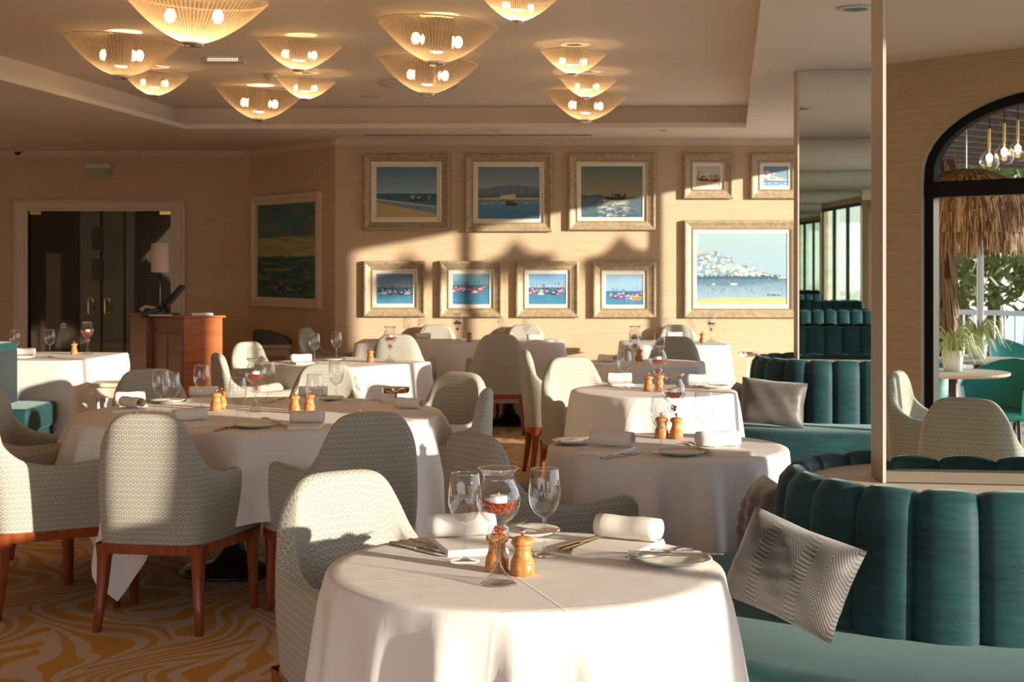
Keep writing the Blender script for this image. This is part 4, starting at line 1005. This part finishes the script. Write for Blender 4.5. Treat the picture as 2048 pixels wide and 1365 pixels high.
# ------------------------------------------------------------------ banquette islands
def island(tip, L, lab):
    t = thing('banquette', lab, 'banquette', (tip.x, tip.y, 0), 0, 'teal channel-backed banquettes')
    C = AX*.20+Vector((0, .065)); Ls = L-.2
    def path(s, R):
        "s is arc length on the ridge radius R0; returns point and outward normal, offset R"
        R0 = .47; A = PI*R0
        if s < Ls: q = C+AX*(Ls-s); n = NF
        elif s < Ls+A:
            a = (s-Ls)/R0; n = NF*math.cos(a)-AX*math.sin(a); q = C
        else: q = C+AX*(s-Ls-A); n = -NF
        return q+n*R, n
    TOT = 2*Ls+PI*.47; npan = round(TOT/.165); pw_ = TOT/npan
    prof = [(.505, .44), (.503, .56), (.497, .68), (.489, .78), (.478, .835), (.452, .865), (.425, .868), (.400, .850), (.392, .82), (.390, .78)]
    for k in range(npan):
        rows = []
        for i in range(11):
            u = i/10; s = (k+u)*pw_; b = math.sqrt(max(0, 1-(2*u-1)**2)); row = []
            for j, (r_, z) in enumerate(prof):
                bb = (b-1)*(.030 if j < 7 else .012)
                p, n = path(s, r_+bb); row.append((p.x, p.y, z+((b-1)*.016 if 3 < j < 9 else 0)))
            rows.append(row)
        MB().grid(rows).build('channel_panel', M['velvet'], t, smooth=True)
    def sweep(prof, name, m, a=0, b=TOT, n=60, smooth=True, zf=None):
        rows = []
        for i in range(n+1):
            s = a+(b-a)*i/n; row = []
            for r_, z in prof: p, nn = path(s, r_); row.append((p.x, p.y, z))
            rows.append(row)
        return MB().grid(rows).build(name, m, t, smooth=smooth)
    sp = [(.44, .478), (.50, .482), (.70, .486), (.90, .482), (.955, .472), (.985, .450), (.993, .42), (.985, .37), (.975, .30)]
    e = Ls+PI*.47*.62
    sweep(sp, 'seat_cushion', M['velvet'], 0, e-.004); sweep(sp, 'seat_cushion', M['velvet'], e+.004, TOT)
    sweep([(.955, .305), (.955, .10), (.93, .085), (.93, 0)], 'base', M['velvet']); sweep([(.47, .5), (.36, .5), (.36, .80)], 'inner_core', M['beigepanel'])
    mb = MB(); N = 48; ring = [path(TOT*i/N, .395)[0] for i in range(N+1)]; ring = [p for p in ring]
    n = len(ring); mb.add([(p.x, p.y, .80) for p in ring]+[(p.x, p.y, .830) for p in ring], [tuple(range(n))[::-1], tuple(range(n, 2*n))]+[(i, (i+1) % n, n+(i+1) % n, n+i) for i in range(n)])
    mb.build('ledge', M['trim'], t)
island(TIP1, 1.88, 'teal velvet banquette with channelled back, nearest on the right, wrapping round the near partition')
island(TIP2, 1.52, 'teal velvet banquette with channelled back, second one along the right side')

def pillow(c, w, h, rz, tilt, roll, lab):
    n = 18; P = []; uv = []
    for side in (1, -1):
        rows = []
        for i in range(n+1):
            row = []
            for j in range(n+1):
                u = i/n*2-1; v = j/n*2-1
                e = (1-abs(u)**2.6)*(1-abs(v)**2.6); th = .072*max(0, e)**.5
                pin = 1-.06*(1-abs(u))*abs(v)**3; pin2 = 1-.06*(1-abs(v))*abs(u)**3
                wr_ = .005*math.sin(9*u+5*v+side)*e+.004*math.sin(17*v-6*u)*e
                row.append((u*w/2*pin2, side*(th+wr_*1.0), v*h/2*pin)); uv.append((u*w/2+.5, v*h/2+.5))
            rows.append(row)
        P.append(rows)
    mb = MB(); mb.grid(P[0]); mb.grid([r[::-1] for r in P[1]])
    uv = [(a, b) for rows in P[:1] for r in rows for a, b in [(p[0]+.5, p[2]+.5) for p in r]]+[(p[0]+.5, p[2]+.5) for r in P[1] for p in r[::-1]]
    o = mb.build('throw_cushion', M['pillow'], None, smooth=True, uvs=uv)
    o.matrix_world = Matrix.Translation(c) @ Matrix.Rotation(rz, 4, 'Z') @ Matrix.Rotation(tilt, 4, 'X') @ Matrix.Rotation(roll, 4, 'Y')
    tag(o, lab, 'cushion', 'zigzag patterned throw cushions')
c = atd(1583, 1146, 3.60); pillow(c, .325, .235, math.radians(-38), math.radians(-20), math.radians(14), 'large zigzag cushion leaning on the nearest banquette back')
c = atd(1533, 1046, 4.44); pillow(c, .28, .26, math.radians(-82), math.radians(-16), 0, 'cushion mostly hidden behind the front one on the nearest banquette')
c = atd(1545, 806, 8.80); pillow(c, .39, .28, math.radians(-14), math.radians(-18), math.radians(5), 'grey velvet cushion on the second banquette')
c = atd(1484, 810, 9.30); pillow(c, .36, .27, math.radians(-75), math.radians(-18), 0, 'dark cushion behind the grey one, beside the third table')

# ------------------------------------------------------------------ desk and things by the doors
# cherry wood host desk
pc = at(368, 640, 1.00)
yk = 13.25; pc = Vector(((369-CX)/F*yk, yk, 0)); zt_ = CAMZ-(632-HY)/F*yk
t = thing('host_desk', 'cherry wood host desk with panelled side by the glass doors', 'desk', pc)
hd = zt_; ur = Vector((.96, .28)).normalized(); ul = Vector((-.72, .70)).normalized()
wr2, wl2 = .335, .50
def dv(a, b, z): p = ur*a+ul*b; return (p.x, p.y, z)
def dbox(a0, a1, b0, b1, z0, z1, mb=None):
    mb = mb or MB(); v = [dv(a, b, z) for a in (a0, a1) for b in (b0, b1) for z in (z0, z1)]
    return mb.add(v, [(0,1,3,2),(4,6,7,5),(0,4,5,1),(2,3,7,6),(0,2,6,4),(1,5,7,3)])
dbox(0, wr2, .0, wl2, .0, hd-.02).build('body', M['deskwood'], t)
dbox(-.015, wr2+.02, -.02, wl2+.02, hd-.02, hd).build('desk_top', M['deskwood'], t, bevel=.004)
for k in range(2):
    b0 = .02+k*(wl2-.02)/2; dbox(-.014, 0, b0, b0+(wl2-.06)/2, .1, hd-.17).build('side_shade_panel', M['deskwood_shaded'], t, bevel=.004)
dbox(-.016, 0, .01, wl2-.01, hd-.15, hd-.03).build('drawer_front', M['deskwood_shaded'], t, bevel=.004)
dbox(-.004, 0, 0, wl2, 0, hd-.02).build('side_shade_board', M['deskwood_shaded'], t)  # thin overlay paints the whole unlit side darker
pb = Vector((*(ul*wl2), 0))
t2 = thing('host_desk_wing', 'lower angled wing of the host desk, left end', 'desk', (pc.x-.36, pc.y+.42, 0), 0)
MB().box((-.06, .1, (hd-.02)/2), (.28, .30, hd-.02), .75).build('body', M['deskwood_shaded'], t2); MB().box((-.06, .1, hd-.005), (.31, .33, .025), .75).build('desk_top', M['deskwood_shaded'], t2, bevel=.004)
# monitor
m0 = atd(345, 620, yk+.28)
t = thing('till_screen', 'black till screen tilted on its stand on the host desk', 'screen', (m0.x, m0.y, hd))
Rm = Matrix.Rotation(math.radians(20), 3, 'Z') @ Matrix.Rotation(math.radians(40), 3, 'Y')
MB().box((.015, 0, .17), (.035, .26, .25), M=Rm).build('screen', M['blackplastic'], t, bevel=.006)
MB().tube([(-.02, 0, .12), (-.10, 0, .10), (-.03, 0, .02)], .018, 8).box((-.02, 0, .008), (.16, .18, .016)).build('stand', M['blackplastic'], t)
k0 = atd(300, 640, yk+.25); t = thing('desk_phone', 'black desk phone with white handset on the left of the desk', 'phone', (k0.x, k0.y, hd-.01))
Rp = Matrix.Rotation(math.radians(-20), 3, 'Y'); MB().box((.02, 0, .035), (.17, .15, .05), M=Rp).build('body', M['blackplastic'], t, bevel=.01)
MB().tube([(-.09, .02, .05), (-.05, .02, .085), (.03, .02, .075), (.08, .02, .05)], [.02, .014, .014, .02], 8).build('handset', M['trim'], t, smooth=True)
b0 = atd(404, 631, yk+.1); tag(MB().box((0, 0, .012), (.19, .13, .022), .28).build('ledger_book', M['paper'], None, bevel=.003), 'white book lying on the right of the host desk', 'book').location = (b0.x, b0.y, hd)
q0 = atd(330, 628, yk+.15); tag(MB().box((0, 0, .005), (.20, .12, .008), .1).build('paper_stack', M['paper'], None), 'papers under the till screen', 'paper').location = (q0.x-.01, q0.y-.12, hd)
l0 = atd(320, 545, yk+.98)
t = thing('table_lamp', 'lamp with tall cream drum shade behind the host desk', 'lamp', (l0.x, l0.y, 0))
zl0 = CAMZ-(545-HY)/F*(yk+.98); zl1 = CAMZ-(487-HY)/F*(yk+.98); rl = 17/F*(yk+.98)
MB().lathe([(rl*1.02, zl0), (rl, zl1), (rl-.003, zl1), (rl*1.02-.003, zl0)], 28).build('lamp_shade', M['shade'], t, smooth=True)
MB().tube([(0, 0, hd-.35), (0, 0, zl1-.03)], .005, 8).lathe([(0, .62), (.09, .62), (.09, .635), (.012, .65), (.012, .66)], 20).lathe([(0, zl0-.06), (.012, zl0-.055), (.014, zl0-.04), (.008, zl0-.03)], 12).build('stand', M['iron'], t, smooth=True)
MB().bx(-.16, .16, -.12, .12, 0, .62).build('plinth', M['blackplastic'], t)
# console with black box by angled wall
c0 = atd(545, 693, 14.85)
t = thing('side_console', 'small painted wooden console by the angled wall', 'console', (c0.x, 14.85, 0)); zc = CAMZ-(689-HY)/F*14.85
MB().bx(-.19, .20, -.12, .14, zc-.035, zc).build('console_top', M['beigepanel'], t, bevel=.004); MB().bx(-.17, .18, -.10, .12, zc-.11, zc-.035).build('apron', M['beigepanel'], t)
for sx in (-.15, .16):
    for sy in (-.08, .10): MB().bx(sx-.02, sx+.02, sy-.02, sy+.02, 0, zc-.11).build('leg', M['beigepanel'], t)
t = thing('black_case', 'black case with sloping lid standing on the console', 'case', (c0.x, 14.85, zc))
mb = MB(); pr2 = [(-.18, 0), (-.18, .14), (-.165, .15), (.0, .125), (.13, .075), (.18, .03), (.18, 0)]; n = len(pr2)
mb.add([(x, -.10, z) for x, z in pr2]+[(x, .12, z) for x, z in pr2], [tuple(range(n)), tuple(range(2*n-1, n-1, -1))]+[(i, n+i, n+(i+1) % n, (i+1) % n) for i in range(n)]); mb.build('case_body', M['blackplastic'], t)
# white side stool by far-left table
s0 = at(212, 766, .60); t = thing('side_table', 'small cream side table between the far left table and the shaded armchair', 'side table', (s0.x+.06, s0.y+.1, 0))
MB().box((0, 0, .585), (.36, .30, .03), .1).build('table_top', M['trim'], t, bevel=.004); MB().box((0, 0, .53), (.30, .24, .08), .1).build('apron', M['trim'], t)
for sx in (-.14, .14):
    for sy in (-.11, .11): MB().box((sx, sy, .26), (.035, .035, .52), .1).build('leg', M['trim'], t)
# chrome stands
def cooler(x, y, z, r, lab):
    t = thing('wine_stand', lab, 'stand', (x, y, 0), 0, 'chrome wine stands')
    MB().lathe([(0, z-.035), (r*.85, z-.035), (r*.93, z-.03), (r, z-.002), (r, z), (r*.9, z-.003), (r*.8, z-.02), (0, z-.02)], 36).build('tray', M['chrome'], t, smooth=True)
    MB().tube([(0, 0, .02), (0, 0, z-.03)], .009, 10).build('post', M['chrome'], t); MB().lathe([(.12, 0), (.12, .012), (.02, .025), (0, .025)], 28).build('foot', M['chrome'], t, smooth=True)
cooler((792-CX)/F*9.1, 9.1, CAMZ-(775-HY)/F*9.1, 28/F*9.1, 'round chrome stand between the large table and the sunlit square cloth')
cooler((1496-CX)/F*13.2, 13.2, CAMZ-(705-HY)/F*13.2, 21/F*13.2, 'round chrome stand by the second banquette, against the back wall')
# teal bench at far left
t = thing('velvet_bench', 'teal velvet bench cut by the left edge, before the far left table', 'bench', (-3.62, 10.35, 0))
MB().bx(-.16, 0.05, -.32, .32, .25, .90).build('backrest', M['velvet'], t, bevel=.04, seg=3); MB().bx(-.02, .33, -.32, .34, .30, .47).build('seat_cushion', M['velvet'], t, bevel=.03, seg=3); MB().bx(-.10, .30, -.30, .32, 0, .30).build('base', M['velvet'], t); MB().bx(.046, .058, -.27, .27, .47, .84).build('side_shade_panel', M['plinth'], t)  # last, dark panel is added as painted shade on the backrest side

# ------------------------------------------------------------------ terrace
struct('ground', MB().bx(-25, 40, -40, -2.9, -.12, -.05).bx(3.65, 40, -2.9, 20, -.12, -.05), M['stone'])
def foliage(mb, c, R, n, s, r):
    for k in range(n):
        v = Vector((r.gauss(0, 1), r.gauss(0, 1), r.gauss(0, 1))).normalized(); v = Vector((v.x*R[0], v.y*R[1], v.z*R[2]))*(.65+.35*r.random()); p = Vector(c)+v
        a = Vector((r.gauss(0, 1), r.gauss(0, 1), r.gauss(0, 1))).normalized()*s; b = Vector((r.gauss(0, 1), r.gauss(0, 1), r.gauss(0, 1))).normalized()*s*.5
        mb.add([p-a, p-b, p+a, p+b], [(0,1,2,3)])
def rv(px, py, d): return refl(atd(px, py, d))
r = random.Random(11)
for i, (px, d, h) in enumerate(((1800, 22, 4.2), (1868, 18, 3.6), (1925, 25, 4.6), (1985, 20.5, 3.4), (2060, 28, 4.8), (2130, 23.5, 4.0))):
    p = rv(px, 531, d); t = thing('terrace_tree', ['tree behind the terrace railing, seen at the left of the arched window', 'bushy tree behind the thatched lamp in the mirror', 'tall tree behind the globe lamps in the mirror', 'low tree by the railing in the mirror', 'tall tree at the mirror edge', 'tree past the mirror edge'][i], 'tree', (p.x, p.y, -.05), 0, 'trees beyond the terrace')
    mb = MB(); foliage(mb, (0, 0, h*.62), (.95, .95, h*.4), 1500, .11, r); tag(mb.build('foliage', M['leaf'], t), kind='stuff')
    MB().tube([(0, 0, 0), (.05, 0, h*.6)], [.12, .06], 8).build('trunk', M['bark'], t)
# railing
a = rv(1790, 531, 15.5); b = rv(2200, 531, 14.0); dv_ = Vector((b.x-a.x, b.y-a.y, 0)); Lr = dv_.length
t = thing('terrace_railing', 'white metal railing along the terrace, seen in the near mirror', 'railing', (a.x, a.y, -.05), math.atan2(dv_.y, dv_.x))
MB().bx(0, Lr, -.03, .03, 1.0, 1.05).build('handrail', M['paper'], t); MB().bx(0, Lr, -.015, .015, .1, .14).build('bottom_rail', M['paper'], t)
k = 0
pr_ = None
while k*.11 < Lr:
    o = MB().bx(-.008, .008, -.008, .008, .14, 1.0).build('baluster', M['paper'], t) if pr_ is None else pr_.copy()
    if pr_ is None: pr_ = o
    else: COL.objects.link(o); o.parent = t
    o.location.x = k*.11; k += 1
for px, d in ((1960, 13.0), (2110, 14.5)):
    p = rv(px, 531, d); t = thing('globe_lamp_post', 'lamp post with two white globes behind the terrace tables' if px == 1960 else 'lamp post with two white globes at the mirror edge', 'lamp post', (p.x, p.y, -.05))
    MB().tube([(0, 0, 0), (0, 0, 2.05)], .03, 8).tube([(-.17, 0, 1.95), (.17, 0, 1.95)], .015, 6).build('post', M['paper'], t)
    for s in (-.17, .17): MB().lathe([(.12*math.sin(PI*k/10), 2.08-.12*math.cos(PI*k/10)) for k in range(11)], 16, (s, 0, 0)).build('globe', M['globe'], t, smooth=True)
def straw(p, R, Hh, n, lab, ztop, rr, fr=.25, bell=False):
    t = thing('straw_lamp', lab, 'lamp', p, 0, 'thatched straw lamps on the terrace')
    mbs = [MB(), MB(), MB()]
    for k in range(n):
        mb = mbs[k % 3]; a = rr.uniform(0, 6.28); q0 = rr.random()**.6; q1 = min(1.15, q0+rr.uniform(.2, .5))
        def dome(q, a, lift):
            z = Hh*(math.sqrt(max(0, 1-min(1, q)**2)) if not bell else (1-min(1, q))**1.8)
            if q > 1: z = -(q-1)*Hh*fr*8
            return (R*min(q, 1.05)*math.cos(a)*(1+lift), R*min(q, 1.05)*math.sin(a)*(1+lift), z)
        a2 = a+rr.uniform(-.12, .12); w = .006; l1 = rr.uniform(-.02, .03); p0 = Vector(dome(q0, a, l1)); p1 = Vector(dome((q0+q1)/2, (a+a2)/2, l1+.01)); p2 = Vector(dome(q1, a2, l1+.02)); sd = Vector((-math.sin(a), math.cos(a), 0))*w
        mb.add([p0-sd, p0+sd, p1+sd, p1-sd, p2+sd*.3, p2-sd*.3], [(0,1,2,3),(3,2,4,5)])
    for k in range(n//2):
        mb = mbs[k % 3]; a = rr.uniform(0, 6.28); w = .007; L = Hh*rr.uniform(.3, 1.0)*(1+fr); p0 = Vector((R*math.cos(a), R*math.sin(a), .06)); p1 = p0*1.0+Vector((rr.uniform(-.04, .04), rr.uniform(-.04, .04), -L)); sd = Vector((-math.sin(a), math.cos(a), 0))*w
        mb.add([p0-sd, p0+sd, p1+sd*.3, p1-sd*.3], [(0,1,2,3)])
    for mb, mm in zip(mbs, ('straw', 'straw_dark', 'straw_light')): tag(mb.build('straw', M[mm], t), kind='stuff')
    MB().lathe([(R*.96*math.cos(PI/2*k/8)+1e-4, Hh*.94*math.sin(PI/2*k/8)) if not bell else (R*.96*(1-k/8)+.01, Hh*.94*(k/8)**1.8) for k in range(9)], 24).build('shade_core', M['straw_dark'], t, smooth=True)
    MB().tube([(0, 0, Hh*.9), (0, 0, ztop-p[2])], .006, 6).build('chain', M['chrome'], t)
p = rv(1932, 335, 10.6); straw((p.x, p.y, p.z-.28), .40, .27, 3600, 'thatched straw lamp hanging outside the arched window', 2.60, random.Random(3), .6)
for i, (xw, zz) in enumerate(((.03, 1.62), (1.07, 1.66), (-1.05, 1.50))):
    xp = 5.5; yp = YW-AZT*(xp-xw); hz = math.hypot(xp-xw, YW-yp); straw((xp, yp, zz+hz*TEL-.16), .21, .26, 400, ('thatched lamp outside the far window, middle one', 'thatched lamp outside the far window, right one', 'thatched lamp outside the far window, left one')[i], 3.15, random.Random(i), .1, True)
MB_ = MB().bx(5.4, 5.6, 8.5, 14.0, 3.15, 3.28); tag(MB_.build('terrace_beam', M['darkwood']), 'dark timber beam outside carrying straw lamps', 'beam')
p = rv(1884, 531, 12.6); t = thing('palm_trunk', 'brown shaggy palm trunk standing on the terrace, seen in the near mirror', 'tree', (p.x, p.y, -.05))
rr = random.Random(5); MB().tube([(0, 0, 0), (.02, 0, 1.2), (0, .02, 2.4)], [.10, .085, .095], 10).build('trunk', M['bark'], t, smooth=True)
mb = MB()
for k in range(500):
    a = rr.uniform(0, 6.28); z = rr.uniform(.2, 2.5); q = Vector((.10*math.cos(a), .10*math.sin(a), z)); sd = Vector((-math.sin(a), math.cos(a), 0))*.012; e = Vector((.05*math.cos(a), .05*math.sin(a), -.25)); mb.add([q-sd, q+sd, q+e+sd*.3, q+e-sd*.3], [(0,1,2,3)])
tag(mb.build('bark_fibre', M['straw'], t), kind='stuff')
# pergola above the arched window
pg = thing('terrace_pergola', 'dark timber pergola roof outside the arched window', 'pergola', (0, 0, 0))
q = aw(.9, 0, 0)
for k in range(18):
    s = -3.9+k*.34; a = Vector(aw(s, .25, 2.615)); b = Vector(aw(s, 13.0, 2.615)); d = (b-a)
    c = (a+b)/2; MB().box(c, (d.length, .07, .10), math.atan2(d.y, d.x)).build('rafter', M['darkwood'], pg)
for k in range(39):
    o_ = .35+k*.33; a = Vector(aw(-4.0, o_, 2.68)); b = Vector(aw(2.0, o_, 2.68)); d = b-a; MB().box((a+b)/2, (d.length, .31, .024), math.atan2(d.y, d.x)).build('roof_board', M['darkwood'], pg)
for s_, o_ in ((-3.8, 12.6), (1.8, 12.6)):
    a = Vector(aw(s_, o_, 1.25)); MB().box(a, (.12, .12, 2.6)).build('post', M['darkwood'], pg)
for i, (px, py, d) in enumerate(((1978, 318, 9.9), (2008, 306, 9.9), (2035, 300, 9.9))):
    p = rv(px, py, d); t = thing('pendant_lamp', ['left one of three glass pendants outside the arched window', 'middle one of three glass pendants outside the arched window', 'right one of three glass pendants outside the arched window'][i], 'lamp', p, 0, 'glass pendants under the pergola')
    MB().lathe([(.012, .07), (.03, .05), (.06, .01), (.065, -.03), (.045, -.07), (0, -.085)], 16).build('glass_shade', M['glass'], t, smooth=True); MB().tube([(0, 0, .07), (0, 0, .20)], .01, 8).build('socket', M['gold'], t); MB().tube([(0, 0, .2), (0, 0, 2.60-p.z)], .003, 5).build('cord', M['black'], t)
    MB().lathe([(0, -.03), (.02, -.01), (.02, .02), (0, .04)], 10).build('bulb', M['bulb'], t, smooth=True)
def spider(p, lab, rr):
    t = thing('spider_plant', lab, 'plant', p, 0, 'spider plants on the terrace tables')
    MB().lathe([(0, 0), (.06, 0), (.075, .14), (.07, .14), (.065, .12), (0, .12)], 20).build('pot', M['paper'], t, smooth=True); mb = MB()
    for k in range(90):
        a = rr.uniform(0, 6.28); L = rr.uniform(.16, .30); up = rr.uniform(.08, .22); pts = [Vector((L*q*math.cos(a), L*q*math.sin(a), .13+up*math.sin(q*2.6)-.12*q*q)) for q in (0, .25, .5, .75, 1)]
        sd = Vector((-math.sin(a), math.cos(a), 0)); b = len(mb.v)
        for q_, w in zip(pts, (.004, .006, .006, .004, .001)): mb.v += [tuple(q_-sd*w), tuple(q_+sd*w)]
        for j in range(4): mb.f.append((b+2*j, b+2*j+1, b+2*j+3, b+2*j+2))
    mb.build('leaves', M['leaf2'], t)
for i, (px, py, d, z, lab) in enumerate(((1905, 770, 10.2, .72, 'near'), (1955, 735, 11.6, .72, 'far'))):
    p = rv(px, py, d)
    t = thing('terrace_table', 'pale round terrace table outside the arched window, '+lab+' one', 'table', (p.x, p.y, -.05), 0, 'round terrace tables')
    MB().lathe([(0, .74), (.36, .74), (.38, .75), (.38, .765), (0, .77)], 36).build('tabletop', M['stone'], t); MB().lathe([(.25, 0), (.25, .02), (.04, .05), (.03, .74)], 20).build('pedestal', M['iron'], t, smooth=True)
    spider((p.x, p.y, .722), 'spider plant in a white pot on the '+lab+' terrace table', random.Random(i+20))
for i, (px, d, f) in enumerate(((2005, 10.6, .4), (2095, 11.6, 2.0), (1836, 12.4, 1.0), (2040, 13.9, 4.0))):
    p = rv(px, 760, d); t = thing('terrace_chair', ['teal wicker chair beside the near terrace table', 'teal wicker chair beside the far terrace table', 'teal wicker chair left of the far terrace table', 'teal wicker chair by the railing'][i], 'chair', (p.x, p.y, -.05), f, 'teal terrace chairs')
    mb = MB(); rows = []
    for k in range(13):
        a = -PI*.75+k/12*PI*1.5; h = .62+.2*math.cos(a/1.5)**2; rows.append([(.27*math.sin(a), -.24*math.cos(a), .40), (.30*math.sin(a), -.27*math.cos(a), h), (.28*math.sin(a), -.25*math.cos(a), h)])
    MB().grid(rows).build('backrest', M['teal'], t, smooth=True); MB().lathe([(0, .40), (.25, .40), (.27, .43), (.25, .46), (0, .465)], 24).build('seat', M['teal'], t, smooth=True)
    for sx in (-.18, .18):
        for sy in (-.18, .18): MB().tube([(sx, sy, .41), (sx*1.15, sy*1.15, 0)], .014, 6).build('leg', M['iron'], t)
